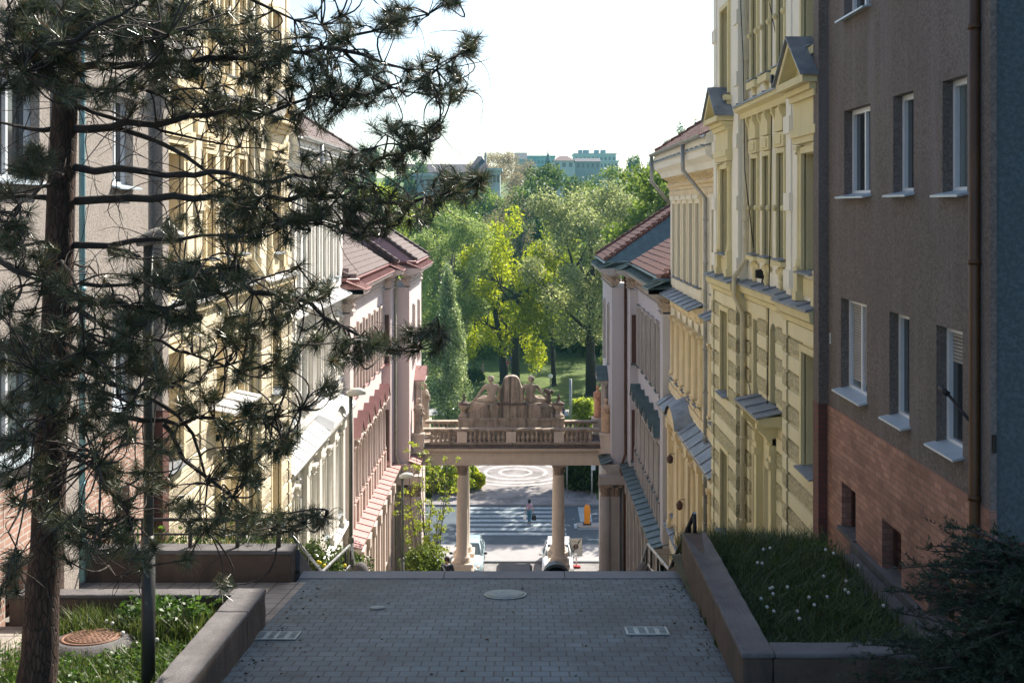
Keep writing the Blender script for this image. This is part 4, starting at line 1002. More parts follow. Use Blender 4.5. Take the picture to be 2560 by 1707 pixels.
m=MB(); m.quad((-6.5,9,sz(9)+.02),(-5.6,9,sz(9)+.02),(-5.3,13.3,sz(13.3)+.02),(-6.5,13.3,sz(13.3)+.02)); struct('brick_apron',m,M['paver2'])
t=thing('terrace_wall','long low concrete wall across the end of the side path, carrying a black railing','wall',(-5,16.2,15))
m=MB(); m.box(-6.45,-3.42,16.02,16.36,14.6,15.50); m.build('wall',M['conc'],t,.02)
m=MB(); m.box(-6.47,-3.40,16.0,16.38,15.502,15.56); m.build('coping',M['conctop'],t,.015)
m=MB(); slope_wall(m,-3.62,-3.36,16.385,-3.62,-3.36,19.6,15.46,13.4,12); m.build('cheek_wall',M['conctop'],t,.02)
t=thing('black_railing','black two-bar railing with square posts on top of the terrace wall','railing',(-5,16.2,15.56))
m=MB()
m.box(-6.45,-3.62,16.16,16.20,15.95,15.99); m.box(-6.45,-3.62,16.165,16.195,15.74,15.765); m.build('rails',M['black'],t)
for x in (-6.3,-5.65,-4.95,-4.25,-3.63):
    m=MB(); m.box(x-.025,x+.025,16.155,16.205,15.55,15.97); m.build('post',M['black'],t)
# right-hand wall with its rounded end
t=thing('bed_wall','concrete wall with a rounded end and a front return, holding the shaded grass bed','wall',(2.4,13,15.3))
def wz_(yy): return EYE-(4.40+.088*(yy-10.7))
m=MB(); slope_wall(m,2.16,2.46,10.7,2.42,2.74,16.6,wz_(10.7)-.03,wz_(16.6)-.03,14.2); m.box(2.465,6.4,10.7,10.98,14.2,wz_(10.7)-.03); m.build('wall',M['conc'],t,.015)
m=MB()
a=[(2.145,10.69),(2.475,10.69),(2.755,16.45),(2.74,16.62),(2.68,16.74),(2.58,16.78),(2.48,16.74),(2.42,16.62),(2.405,16.45)]
i=len(m.v)
for dz in (-.028,.03): m.v+=[(x,yy,wz_(yy)+dz-(.18*max(0,(yy-16.45)/.33)**2)) for x,yy in a]
n=len(a)
for k in range(n): m.f.append((i+k,i+(k+1)%n,i+n+(k+1)%n,i+n+k)); m.sm.append(False)
m.f.append(tuple(i+n+k for k in range(n))); m.sm.append(False); m.f.append(tuple(i+k for k in range(n-1,-1,-1))); m.sm.append(False)
m.box(2.48,6.4,10.69,10.99,wz_(10.7)-.028,wz_(10.7)+.024); m.build('coping',M['conctop'],t,.01)
m=MB(); slope_wall(m,2.52,2.8,16.6,2.52,2.8,20.6,15.3,13.6,12); m.build('cheek_wall',M['conctop'],t,.02)
m=MB()
for k in range(14):
    a,b=10.9+.6*k,10.9+.6*(k+1); f=lambda v: 15.32-.02*(v-11)-(max(0,v-17)*.3)
    m.quad((2.3,a,f(a)),(5.3,a,f(a)),(5.3,b,f(b)),(2.3,b,f(b)))
struct('grass_bed_soil',m,M['soil'])
m=MB()
for k in range(7):
    a=11.2+.78*k; m.box(4.66,5.06,a,a+.76,15.2,15.345-.004*k); 
struct('drain_slabs',m,M['conctop'])
m=MB(); m.box(5.10,5.19,11,17.0,15.2,15.40); struct('building_kerb',m,M['conctop'])

# worn, slightly uneven concrete
_tx=bpy.data.textures.new('wear','CLOUDS'); _tx.noise_scale=.16; _tx.noise_depth=3
for o in SC.objects:
    if o.name.split('.')[0] in ('wall','coping','cheek_wall') and o.parent and o.parent.get('category')=='wall':
        for md in list(o.modifiers): o.modifiers.remove(md)
        b=o.modifiers.new('Bevel','BEVEL'); b.width=.018; b.segments=2; b.limit_method='ANGLE'
        q=o.modifiers.new('Sub','SUBSURF'); q.subdivision_type='SIMPLE'; q.levels=q.render_levels=5
        d_=o.modifiers.new('Wear','DISPLACE'); d_.texture=_tx; d_.strength=.022; d_.mid_level=.5; d_.texture_coords='GLOBAL'
# ------------------------------------------------------------------ ironwork on the landing
def on_pave(y): return pz(y)
sl=math.atan(.133)
def manhole(name,label,x,y,z,r,mat,tilt=sl,cone=False):
    t=thing(name,label,'manhole cover',(x,y,z),None,world=False); t.rotation_euler=(-tilt,0,0)
    m=MB(); m.lathe((0,0,0),[(r,0),(r,.012),(r*.9,.012),(r*.9,.006)],40); m.build('frame',mat,t)
    m=MB(); m.lathe((0,0,0),[(r*.88,0),(r*.88,.012),(.001,.012)],40)
    for k in range(1,6):
        rr=r*.88*k/6; n=6*k
        for i in range(n):
            q=2*math.pi*i/n; w=2*math.pi/n*.32
            p=lambda s,u:(s*math.cos(q+u),s*math.sin(q+u),.0185)
            m.quad(p(rr-.012,-w),p(rr-.012,w),p(rr+.022,w),p(rr+.022,-w))
    m.build('lid',mat,t)
    if cone:
        m=MB(); m.lathe((0,0,-.16),[(r*1.5,0),(r*1.42,.06),(r*1.2,.155),(r*1.02,.16)],36); m.build('concrete_collar',M['conctop'],t)
    return t
manhole('manhole_cover','round patterned iron manhole cover on the landing, near its far edge',-.25,15.22,pz(15.22)+.002,.30,M['iron'])
manhole('valve_cover','small round iron valve cover on the landing, left of the manhole',-1.93,14.42,pz(14.42)+.002,.095,M['iron'])
manhole('raised_manhole','rusty round manhole cover on a concrete collar in the weed bed',-4.92,12.4,sz(12.4)+.15,.33,M['rust'],math.atan(.1),True)
def grate(label,x,y):
    t=thing('drain_grate',label,'drain grate',(x,y,pz(y)+.003),'drain grates set in the landing',world=False); t.rotation_euler=(-sl,0,0)
    m=MB(); w,h=.26,.19
    for a,b,c,e in ((-w,w,-h,-h+.03),(-w,w,h-.03,h),(-w,-w+.03,-h+.03,h-.03),(w-.03,w,-h+.03,h-.03),(-.02,.02,-h+.03,h-.03)): m.box(a,b,c,e,0,.014)
    for k in range(6):
        yy=-h+.058+k*.053
        for s in (-1,1): m.box(s*.125-.10,s*.125-.03,yy-.011,yy+.011,0,.012); m.box(s*.125+.03,s*.125+.10,yy-.011,yy+.011,0,.012)
    for s in (-1,1): m.box(s*.125-.028,s*.125+.028,-h+.03,h-.03,0,.010)
    m.build('bars',M['iron'],t)
    m=MB(); m.box(-w+.02,w-.02,-h+.02,h-.02,-.004,.001); m.build('shade_sheet',M['shade_black'],t)  # flat black sheet in place of the shade below the bars
grate('iron drain grate on the landing beside the planter wall',-2.94,13.0); grate('iron drain grate on the landing beside the grass bed wall',1.50,13.22)

# ------------------------------------------------------------------ handrails of the stairs
def rail(label,pts,mat,low=True):
    t=thing('stair_handrail',label,'handrail',pts[0]-Vector((0,0,1)))
    m=MB(); m.tube(pts,.028,10); 
    for a,b in zip(pts,pts[1:]):
        for k in range(3):
            c=a.lerp(b,(k+.7)/3.2); d=(b-a).normalized(); m.tube([c-d*.04,c+d*.04],.036,10)
    m.build('rail',mat,t)
    if low:
        m=MB(); m.tube([p-Vector((0,0,.42)) for p in pts[1:]],.02,8); m.build('lower_rail',mat,t)
    n=0
    for a,b in zip(pts,pts[1:]):
        for k in range(3):
            c=a.lerp(b,(k+.5)/3)
            if c.y<16.9: continue
            m=MB(); m.tube([c,(c.x,c.y,gz(c.y)-.05)],.022,8); m.build('post',M['black'],t)
rail('galvanised handrail bending down the stairs past the round bush',[P(728,1338,16.9),P(805,1429,19.5),P(874,1363,22.6),P(890,1425,24.5)],M['steel'])
rail('handrail dropping from the rounded end of the bed wall down the stairs',[P(1736,1284,16.6),P(1674,1425,19.4),P(1620,1360,22.7),P(1600,1420,24.6)],M['steel'])
m=MB(); m.tube([P(1736,1284,16.6),P(1738,1345,16.6)],.03,8); m.tube([P(1736,1284,16.6),P(1715,1330,17.1),P(1674,1425,19.4)],.034,8)
tag(m.build('rail_end_post',M['black']),'black upright with a sloping bar behind the rounded end of the bed wall','post')
for x,yy in ((-3.5,23.4),(2.6,23.4)):
    m=MB(); m.lathe((x,yy,gz(yy)-.3),[(.19,0),(.19,.8),(.175,.92),(.13,1.02),(.06,1.07),(.01,1.08)],18)
    tag(m.build('stone_bollard',M['conctop']),'round-topped stone bollard at the landing by the %s'%('galvanised rail near the bush' if x<0 else 'rail below the grass bed'),'bollard','bollards by the stairs')

# ------------------------------------------------------------------ lamps
def street_lamp(label,x,y,zb,zh,s=1.0,near=False):
    t=thing('street_lamp',label,'street lamp',(x,y,zb),'street lamps down the stairs',world=False); h=zh-zb
    m=MB(); m.tube([(0,0,0),(0,0,h*.34)],.068*s,14); m.build('sleeve',M['postdark'] if near else M['post'],t)
    m=MB(); m.tube([(0,0,h*.33),(0,0,h*.345),(0,0,h*.36)],[.075*s,.078*s,.05*s],14); m.tube([(0,0,h*.34),(0,0,h-.05)],.048*s,14)
    m.build('pole',M['post'],t)
    m=MB(); L=.46*s; n=8; rows=[]
    for k in range(n+1):
        u=k/n; w=.13*s*math.sin(math.pi*min(1,.12+u*.86))**.5; z0=-.06*s+.04*s*u; z1=z0+.15*s*math.sin(math.pi*min(1,.1+.8*u))**.7
        xx=-.10*s+L*u
        rows.append([(xx,-w,z0),(xx,-w*.8,z0+(z1-z0)*.6),(xx,0,z1),(xx,w*.8,z0+(z1-z0)*.6),(xx,w,z0),(xx,w*.6,z0-.03*s),(xx,-w*.6,z0-.03*s)])
    i0=len(m.v)
    for r in rows: m.v+=[(a,b,c+h) for a,b,c in r]
    for k in range(n):
        for j in range(7): m.f.append((i0+k*7+j,i0+k*7+(j+1)%7,i0+(k+1)*7+(j+1)%7,i0+(k+1)*7+j)); m.sm.append(True)
    m.f.append(tuple(i0+j for j in range(7))); m.sm.append(False); m.f.append(tuple(i0+n*7+j for j in range(7))); m.sm.append(False)
    m.build('lamp_head',M['lampdk'] if near else M['lamp'],t); return t
street_lamp('tall street lamp with a dark sleeve standing in the weed bed beside the pine',-3.79,11.0,sz(11)-.1,20.3,1,True)
street_lamp('street lamp with a pale head beside the stairs in front of the white house',-4.12,26,gz(26)-.1,16.2,1)
street_lamp('street lamp with a pale head beside the stairs in front of the pink palace',-4.0,36,gz(36)-.1,11.75,1)
t=thing('park_lamp','park lamp with a cream globe on a thin post on the sunny lawn','park lamp',((1376-1308)*113/2720,113,terr(113)),None,world=False)
m=MB(); m.tube([(0,0,0),(0,0,2.9)],.05,8); m.tube([(0,0,0),(0,0,.5)],.09,8); m.build('post',M['post'],t); m=MB(); m.ball((0,0,3.15),.26,10); m.build('globe',M['globe'],t)
t=thing('sign_post','plain grey post carrying a small white plate beside the dark hedge','sign post',(4.85,76.9,.1),None,world=False)
m=MB(); m.tube([(0,0,0),(0,0,2.6)],.05,8); m.build('post',M['zinc'],t); m=MB(); m.box(-.05,.25,-.07,-.05,2.0,2.4); m.build('plate',M['sillw'],t)
m=MB(); m.tube([(3.1,77.0,.1),(3.1,77.0,3.2)],.035,8); tag(m.build('slim_post',M['zinc']),'slim grey post beside the right gateway column, before the dark hedge','post')
m=MB(); m.tube([(4.35,100,0),(4.35,100,4.9)],.13,8); tag(m.build('flag_pole',M['zinc']),'pale grey mast in the park behind the terracotta statue','pole')

# ------------------------------------------------------------------ street furniture
t=thing('traffic_beacon','orange traffic beacon on the island by the zebra crossing','traffic beacon',(4.15,70.6,.09),None,world=False)
m=MB(); m.lathe((0,0,0),[(.2,0),(.2,.1),(.19,.3),(.22,.85),(.2,1.1),(.12,1.25),(.03,1.3)],14,sx=1,sy=.5); m.build('body',plain('orange_plastic',(.75,.27,.02),.4),t); m=MB(); m.box(-.26,.26,-.16,.16,-.02,.06); m.build('foot',M['black'],t)
t=thing('portable_sign','portable white zone sign with a struck-out dark roundel on a red and white pole','traffic sign',(3.02,62.4,.0),None,world=False)
m=MB(); m.box(-.37,.37,-.015,.0,.68,1.66); m.build('panel',plain('sign_white',(.62,.62,.58),.5),t)
m=MB()
for a,b,c,e in ((-.37,.37,.68,.70),(-.37,.37,1.64,1.66),(-.37,-.35,.68,1.66),(.35,.37,.68,1.66)): m.box(a,b,-.02,-.016,c,e)
m.prism([(-.30,-.0185,.74),(-.22,-.0185,.74),(.30,-.0185,1.60),(.22,-.0185,1.60)],(0,.002,0)); m.build('border_and_bar',plain('sign_grey',(.13,.13,.12),.6),t)
m=MB(); m.tube([(0,-.024,1.2),(0,-.0205,1.2)],.15,20,smooth=False); m.build('roundel',plain('sign_roundel',(.075,.05,.045),.6),t)
m=MB(); m.prism([(-.09,-.027,1.08),(-.06,-.027,1.06),(.09,-.027,1.32),(.06,-.027,1.34)],(0,.001,0)); m.prism([(-.09,-.0275,1.31),(-.06,-.0275,1.33),(.09,-.0275,1.09),(.06,-.0275,1.07)],(0,.001,0)); m.build('roundel_cross',plain('sign_cross',(.30,.22,.2),.6),t)
_cu=cu=bpy.data.curves.new('zone_lettering','FONT'); cu.body='ZÓNA'; cu.size=.2; cu.align_x='CENTER'; cu.extrude=.001
tx0=bpy.data.objects.new('lettering_source',cu); COL.objects.link(tx0); bpy.context.view_layer.update(); cu.materials.append(plain('sign_letter',(.16,.16,.15),.6))
lm=bpy.data.meshes.new_from_object(tx0.evaluated_get(bpy.context.evaluated_depsgraph_get())); bpy.data.objects.remove(tx0); tx=bpy.data.objects.new('lettering',lm); COL.objects.link(tx); tx.parent=t; tx.location=(-.06,-.018,1.43); tx.rotation_euler=(R(90),0,0)
redm,whm=plain('red_paint',(.42,.03,.03),.5),plain('white_paint',(.75,.75,.72),.5)
m=MB(); 
for k in range(0,4,2): m.tube([(.02,.02,.1+.15*k),(.02,.02,.25+.15*k)],.028,8)
m.build('red_bands',redm,t); m=MB()
for k in range(1,4,2): m.tube([(.02,.02,.1+.15*k),(.02,.02,.25+.15*k)],.028,8)
m.box(-.15,.08,-.021,-.017,.69,.83); m.build('white_bands',whm,t); m=MB(); m.box(-.2,.26,-.12,.16,0,.1); m.build('foot',redm,t)
t=thing('stone_block','low dark stone block with a wider cap below the stairs, left of the arched hood','stone block',(-.5,54.6,0))
m=MB(); m.box(-1.25,.3,54.1,55.3,-.2,2.38); m.build('block',M['conc'],t); m=MB(); m.prism([(-1.36,53.9,2.38),(.46,53.9,2.38),(.32,53.9,2.52),(-1.22,53.9,2.52)],(0,1.5,0)); m.build('cap',M['kerb'],t)
t=thing('arched_hood','dark ribbed half-round hood in front of the pedestal of the right gateway column','hood',(1.62,54,0))
m=MB(); n=16
for k in range(n):
    a,b=math.pi*k/n,math.pi*(k+1)/n
    for j in range(6):
        y0=53.6+.13*j
        f=lambda rr,t_,yy:(1.62+rr*math.cos(t_),yy,2.5+rr*.85*math.sin(t_))
        ro=.66-.015*j
        m.quad(f(ro,a,y0),f(ro,b,y0),f(ro,b,y0+.1),f(ro,a,y0+.1)); m.quad(f(ro,a,y0+.1),f(ro,b,y0+.1),f(ro-.03,b,y0+.13),f(ro-.03,a,y0+.13)); m.quad(f(ro,a,y0),f(ro,b,y0),f(.5,b,y0),f(.5,a,y0))
m.box(.96,1.12,53.6,54.4,0,2.5); m.box(2.12,2.28,53.6,54.4,0,2.5); m.build('ribbed_arch',plain('dark_slate_metal',(.10,.12,.135),.4,.4,.2),t)
m=MB(); m.box(1.12,2.12,54.2,54.25,0,2.8); m.build('shade_panel',M['shade_black'],t)  # black sheet painted for the dark inside the hood

# ------------------------------------------------------------------ cars
def car(label,x,y,rz,paint,lowtrim,kind=0):
    t=thing('parked_car',label,'car',(x,y,0),'cars parked behind the gateway',world=False); t.rotation_euler=(0,0,rz)
    # local: front of the car at -y, z up.  stations: y, halfwidth low, halfwidth belt, z sill, z belt(top of lower body)
    st=[(0.0,.62,.58,.30,.55),(.10,.80,.74,.22,.66),(.35,.86,.82,.2,.78),(.9,.87,.85,.2,.90),(1.25,.875,.86,.2,.96),(2.2,.875,.865,.2,.98),(3.2,.87,.86,.2,1.0),(3.85,.86,.83,.22,1.0),(4.1,.78,.72,.28,.85)]
    def ring(s):
        yy,wl,wb,zs,zb=s; zm=zs+(zb-zs)*.55
        return [(-wl*.93,yy,zs),(-wl,yy,zs+.12),(-wl*1.0,yy,zm),(-wb,yy,zb-.03),(-wb*.8,yy,zb+.02),(0,yy,zb+.045),(wb*.8,yy,zb+.02),(wb,yy,zb-.03),(wl,yy,zm),(wl,yy,zs+.12),(wl*.93,yy,zs)]
    m=MB(); n=11; i0=0
    for s in st: m.v+=ring(s)
    for k in range(len(st)-1):
        for j in range(n): m.f.append((k*n+j,k*n+(j+1)%n,(k+1)*n+(j+1)%n,(k+1)*n+j)); m.sm.append(True)
    m.f.append(tuple(range(n))); m.sm.append(False); m.f.append(tuple((len(st)-1)*n+j for j in range(n))); m.sm.append(False)
    # roof and pillars
    A=[(1.15,.74,.97),(1.85,.60,1.44),(2.5,.60,1.49),(3.35,.58,1.45),(3.95,.66,1.0)]
    rp=lambda s,w,dz:(s[1]*w,s[0],s[2]+dz)
    for a,b in ((A[1],A[2]),(A[2],A[3])):
        m.quad(rp(a,-1,0),rp(a,1,0),rp(b,1,0),rp(b,-1,0)); m.quad(rp(a,-1,0),rp(b,-1,0),rp(b,-1.06,-.06),rp(a,-1.06,-.06)); m.quad(rp(a,1,0),rp(b,1,0),rp(b,1.06,-.06),rp(a,1.06,-.06))
    for sx in (-1,1):
        for a,b in ((A[0],A[1]),(A[4],A[3]),):
            m.tube([(sx*(a[1]+.02),a[0],a[2]-.03),(sx*(b[1]+.01),b[0],b[2]-.02)],.045,6)
        m.tube([(sx*.85,2.45,.97),(sx*.63,2.5,1.46)],.04,6)
    m.build('body',paint,t)
    g=M['glassl']
    w=MB(); w.quad((-.70,1.20,.99),(.70,1.20,.99),(.575,1.83,1.42),(-.575,1.83,1.42)); w.build('windscreen',g,t)
    w=MB(); w.quad((-.62,3.93,1.0),(.62,3.93,1.0),(.55,3.38,1.42),(-.55,3.38,1.42)); w.build('rear_window',g,t)
    for sx in (-1,1):
        w=MB(); w.quad((sx*.845,1.32,.98),(sx*.845,2.4,.99),(sx*.625,2.44,1.42),(sx*.60,1.92,1.40)); w.quad((sx*.845,2.5,.99),(sx*.835,3.7,1.0),(sx*.60,3.3,1.40),(sx*.625,2.54,1.42)); w.build('side_window',g,t)
        h=MB(); h.ball((sx*.60,.11,.63),.115,7,1.15,.7,.8); h.build('headlight',plain('headlight_lens',(.8,.8,.78),.1),t)
        r=MB(); r.ball((sx*.98,1.32,1.02),.10,6,1.1,.55,.8); r.tube([(sx*.84,1.34,.97),(sx*.95,1.33,1.0)],.025,6); r.build('mirror',lowtrim if kind==0 else paint,t)
        for yy in (.75,3.35):
            wh=MB(); wh.tube([(sx*.70,yy,.31),(sx*.885,yy,.31)],.31,20); wo=wh.build('wheel',M['black'],t); ri=MB(); ri.tube([(sx*.88,yy,.31),(sx*.895,yy,.31)],.2,12); ri.build('rim',M['steel'],wo)
    b=MB(); b.box(-.72,.72,-.05,.06,.25,.47); b.box(-.78,-.6,-.02,.3,.25,.46); b.box(.6,.78,-.02,.3,.25,.46); b.build('bumper',lowtrim,t,.03)
    b=MB(); b.box(-.34,.34,-.02,.05,.53,.63); b.build('grille',M['black'],t)
    b=MB(); b.box(-.26,.26,-.065,-.05,.36,.46); b.build('number_plate',whm,t)
    return t
def paintm(n,c):
    m,nt,b=newmat(n); b.inputs['Base Color'].default_value=(*c,1); b.inputs['Roughness'].default_value=.25; b.inputs['Coat Weight'].default_value=.6; return m
car('pale blue hatchback with a dark bumper, parked behind the left gateway column',-3.12,60.45,0,paintm('pale_blue_paint',(.42,.56,.60)),plain('dark_bumper',(.04,.045,.05),.5))
car('white hatchback with white mirrors, parked behind the right gateway column',1.88,60.2,R(-3),paintm('white_car_paint',(.80,.82,.84)),plain('white_bumper',(.62,.66,.70),.4),1)

# ------------------------------------------------------------------ figures
def skin(name,J,edges,mat,parent,root,sub=2):
    keys=sorted({k for e in edges for k in e}); ix={k:i for i,k in enumerate(keys)}
    me=bpy.data.meshes.new(name); me.from_pydata([J[k][0] for k in keys],[(ix[a],ix[b]) for a,b in edges],[])
    o=bpy.data.objects.new(name,me); COL.objects.link(o); o.modifiers.new('Skin','SKIN')
    if not me.skin_vertices: me.skin_vertices.new() if hasattr(me.skin_vertices,'new') else None
    sv=me.skin_vertices[0].data
    for k in keys:
        r=J[k][1]; sv[ix[k]].radius=r if isinstance(r,tuple) else (r,r); sv[ix[k]].use_root=(k==root)
    o.modifiers.new('Sub','SUBSURF').levels=sub; o.modifiers['Sub'].render_levels=sub
    me.materials.append(mat)
    if parent is not None: o.parent=parent
    return o
def pose(h=1.7,**ov):
    """joints of a standing figure facing -y, feet on z=0"""
    k=h/1.7
    J={'pel':((0,0,.94),.135),'waist':((0,.0,1.08),.115),'chest':((0,.0,1.28),.135),'neck0':((0,.01,1.42),.065),'neck':((0,0,1.49),.052),'head':((0,-.01,1.58),.085),'crown':((0,0,1.66),.075),'nose':((0,-.10,1.575),.012)}
    for s,n in ((-1,'L'),(1,'R')):
        J.update({'sh'+n:((s*.17,.01,1.38),.062),'el'+n:((s*.23,.03,1.11),.042),'wr'+n:((s*.25,-.03,.87),.030),'pa'+n:((s*.25,-.05,.80),.034),
                  'hip'+n:((s*.09,0,.90),.095),'kn'+n:((s*.10,-.01,.50),.062),'an'+n:((s*.10,.03,.10),.042),'to'+n:((s*.11,-.12,.035),.036)})
    for n,v in ov.items(): J[n]=(v,J[n][1])
    for n in 'LR':
        p=Vector(J['pa'+n][0]); w=Vector(J['wr'+n][0]); d=(p-w).normalized(); sd=d.cross(Vector((0,0,1))); sd=sd.normalized() if sd.length>.2 else Vector((0,-1,0))
        for i,(q,l) in enumerate(((-.026,.075),(-.009,.085),(.009,.08),(.026,.062))): 
            J[f'f{i}a{n}']=(tuple(p+sd*q+d*.04),.010); J[f'f{i}b{n}']=(tuple(p+sd*q*1.1+d*(.04+l*.6)+Vector((0,-.02,0))),.009)
        J['tha'+n]=(tuple(w.lerp(p,.4)+sd*-.035),.011); J['thb'+n]=(tuple(p+sd*-.05+d*.02),.010)
    return {n:((v[0][0]*k,v[0][1]*k,v[0][2]*k),(v[1]*k if not isinstance(v[1],tuple) else v[1])) for n,v in J.items()}
def body_edges(fingers=True):
    E=[('pel','waist'),('waist','chest'),('chest','neck0'),('neck0','neck'),('neck','head'),('head','crown'),('head','nose')]
    for n in 'LR':
        E+=[('chest','sh'+n),('sh'+n,'el'+n),('el'+n,'wr'+n),('wr'+n,'pa'+n),('pel','hip'+n),('hip'+n,'kn'+n),('kn'+n,'an'+n),('an'+n,'to'+n)]
        if fingers:
            E+=[x for i in range(4) for x in (('pa'+n,f'f{i}a{n}'),(f'f{i}a{n}',f'f{i}b{n}'))]+[('wr'+n,'tha'+n),('tha'+n,'thb'+n)]
    return E
SKIN=plain('skin',(.45,.26,.19),.55)
def inflate(J,keys,k,add=.012): return {n:(J[n][0],J[n][1]*k+add) for n in keys}
def person(label,x,y,z,rz,J,top,bot,hair,sleeve=.55,shoes=None,long=False,hairk=1.0):
    t=thing('person',label,'person',(x,y,z),None,world=False); t.rotation_euler=(0,0,rz)
    skin('body',J,body_edges(),SKIN,t,'pel',1)
    K=['pel','waist','chest','neck0','shL','shR']; T=inflate(J,K,1.06); T['neck0']=(J['neck0'][0],J['neck0'][1]*1.05)
    E=[('pel','waist'),('waist','chest'),('chest','neck0'),('chest','shL'),('chest','shR')]
    for n in 'LR':
        a,b=Vector(J['sh'+n][0]),Vector(J['el'+n][0]); T['sl'+n]=(tuple(a.lerp(b,sleeve)),J['el'+n][1]*1.15+.016); E.append(('sh'+n,'sl'+n))
        if long: T['el'+n]=(J['el'+n][0],J['el'+n][1]+.016); T['cu'+n]=(J['wr'+n][0],J['wr'+n][1]+.012); E[-1]=('sh'+n,'el'+n); E.append(('el'+n,'cu'+n)); T.pop('sl'+n)
    skin('jacket' if long else 'shirt',T,E,top,t,'pel',1)
    T=inflate(J,['pel','hipL','hipR','knL','knR','anL','anR'],1.05,.012); p=J['pel']; T['pel']=((p[0][0],p[0][1],p[0][2]-.03),p[1]*1.0)
    skin('trousers',T,[('pel','hipL'),('hipL','knL'),('knL','anL'),('pel','hipR'),('hipR','knR'),('knR','anR')],bot,t,'pel',1)
    T={}; E=[]
    for n in 'LR': T['an'+n]=(tuple(Vector(J['an'+n][0])-Vector((0,0,.05))),.05); T['to'+n]=(J['to'+n][0],.042); E.append(('an'+n,'to'+n))
    for n in 'LR': skin('shoe',T,[('an'+n,'to'+n)],shoes or M['black'],t,'an'+n,1)
    hd=Vector(J['head'][0]); hm=MB(); hm.ball(hd+Vector((0,.022,.045)),.112*hairk,8,1,1,1.05); hm.ball(hd+Vector((0,.05,-.02)),.095*hairk,7,1,.8,1.0); hm.build('hair',hair,t)
    for s in (-1,1):
        e=MB(); e.ball(hd+Vector((s*.034,-.083,.012)),.012,5); e.build('eye',M['black'],t)
    return t
# the woman on the zebra crossing, walking away (rotated half a turn)
J=pose(1.58,shL=(-.17,.0,1.37),elL=(-.24,.06,1.12),wrL=(-.27,-.0,.90),paL=(-.28,-.01,.83),knL=(-.07,.0,.50),anL=(-.04,.12,.14),toL=(-.04,.02,.05),knR=(.06,-.08,.52),anR=(.05,-.05,.10),toR=(.06,-.20,.035))
wm=person('dark haired woman in a mauve top and blue jeans carrying bags over the zebra crossing',.40,70.95,.004,R(180),J,plain('mauve_cloth',(.33,.24,.33),.9,0,.15,30),plain('blue_denim',(.06,.17,.25),.9,0,.2,20),M['black'],.6)
def bag(name,label,c,w,h,mat,group=None):
    t=thing(name,label,'bag',c,None,world=False); m=MB(); m.prism([(-w/2,-.07,0),(w/2,-.07,0),(w*.42,-.05,h),(-w*.42,-.05,h)],(0,.13,0)); m.build('bag_body',mat,t,.02)
    m=MB(); m.tube([(-w*.25,0,h),(-w*.12,0,h+.12),(0,0,h+.16),(w*.12,0,h+.12),(w*.25,0,h)],.012,6); m.build('handle',mat,t)
bag('carrier_bag','white carrier bag hanging from the left hand of the woman on the crossing',(.40-.29,70.95,.33),.22,.24,plain('white_plastic',(.78,.78,.80),.4))
bag('shoulder_bag','black bag hanging from the right hand of the woman on the crossing',(.40+.30,70.95,.27),.30,.30,M['black'])
# the man coming up the stairs, seen to the chest
J=pose(1.74,head=(0,-.05,1.57),crown=(0,-.06,1.65),neck=(0,-.02,1.49),nose=(0,-.145,1.55),knL=(-.1,-.16,.56),anL=(-.1,-.05,.25),toL=(-.1,-.2,.19))
mn=person('dark haired man in a dark jacket coming up the stairs beside the sapling',-2.93,42.0,gz(42),R(-10),J,plain('navy_cloth',(.02,.02,.03),.9),plain('dark_trousers',(.03,.03,.035),.9),plain('brown_hair',(.035,.018,.013),.7),.6,None,True,1.02)
m=MB(); m.tube([(-.16,-.14,1.43),(-.02,-.165,1.2),(.1,-.17,1.0)],.03,6); m.tube([(-.13,-.06,1.47),(0,-.13,1.44),(.13,-.06,1.47)],.035,6); m.build('scarf',plain('pale_scarf',(.4,.42,.45),.8),mn)
# people in the park
def walker(label,px,Yd,hh,top,bot,rz,zz):
    J=pose(hh,knL=(-.1,-.12,.52),anL=(-.1,-.02,.11),toL=(-.1,-.15,.06),anR=(.1,.12,.12),toR=(.1,.0,.04))
    person(label,(px-1308)*Yd/2720,Yd,zz,rz,J,top,bot,M['black'],.6)
greyc=plain('grey_cloth',(.10,.09,.11),.9); redc=plain('red_cloth',(.35,.03,.04),.9); whc=plain('white_cloth',(.6,.6,.6),.9); bluec=plain('blue_cloth',(.05,.08,.22),.9)
walker('person in grey walking on the park path behind the gateway urn',1408,106,1.7,greyc,greyc,R(60),.05)
walker('person in white on the shaded lawn left of the big trunk',1383,143,1.75,whc,greyc,R(20),terr(143))
walker('person in red on the shaded lawn between the dark trunks',1267,134,1.75,redc,greyc,R(-30),terr(134))
walker('person in blue on the shaded lawn, beside the person in red',1278,138,1.7,bluec,greyc,R(40),terr(138))
walker('person in dark clothes at the left edge of the lawn beside the poplar',1206,132,1.7,greyc,greyc,R(90),terr(132))

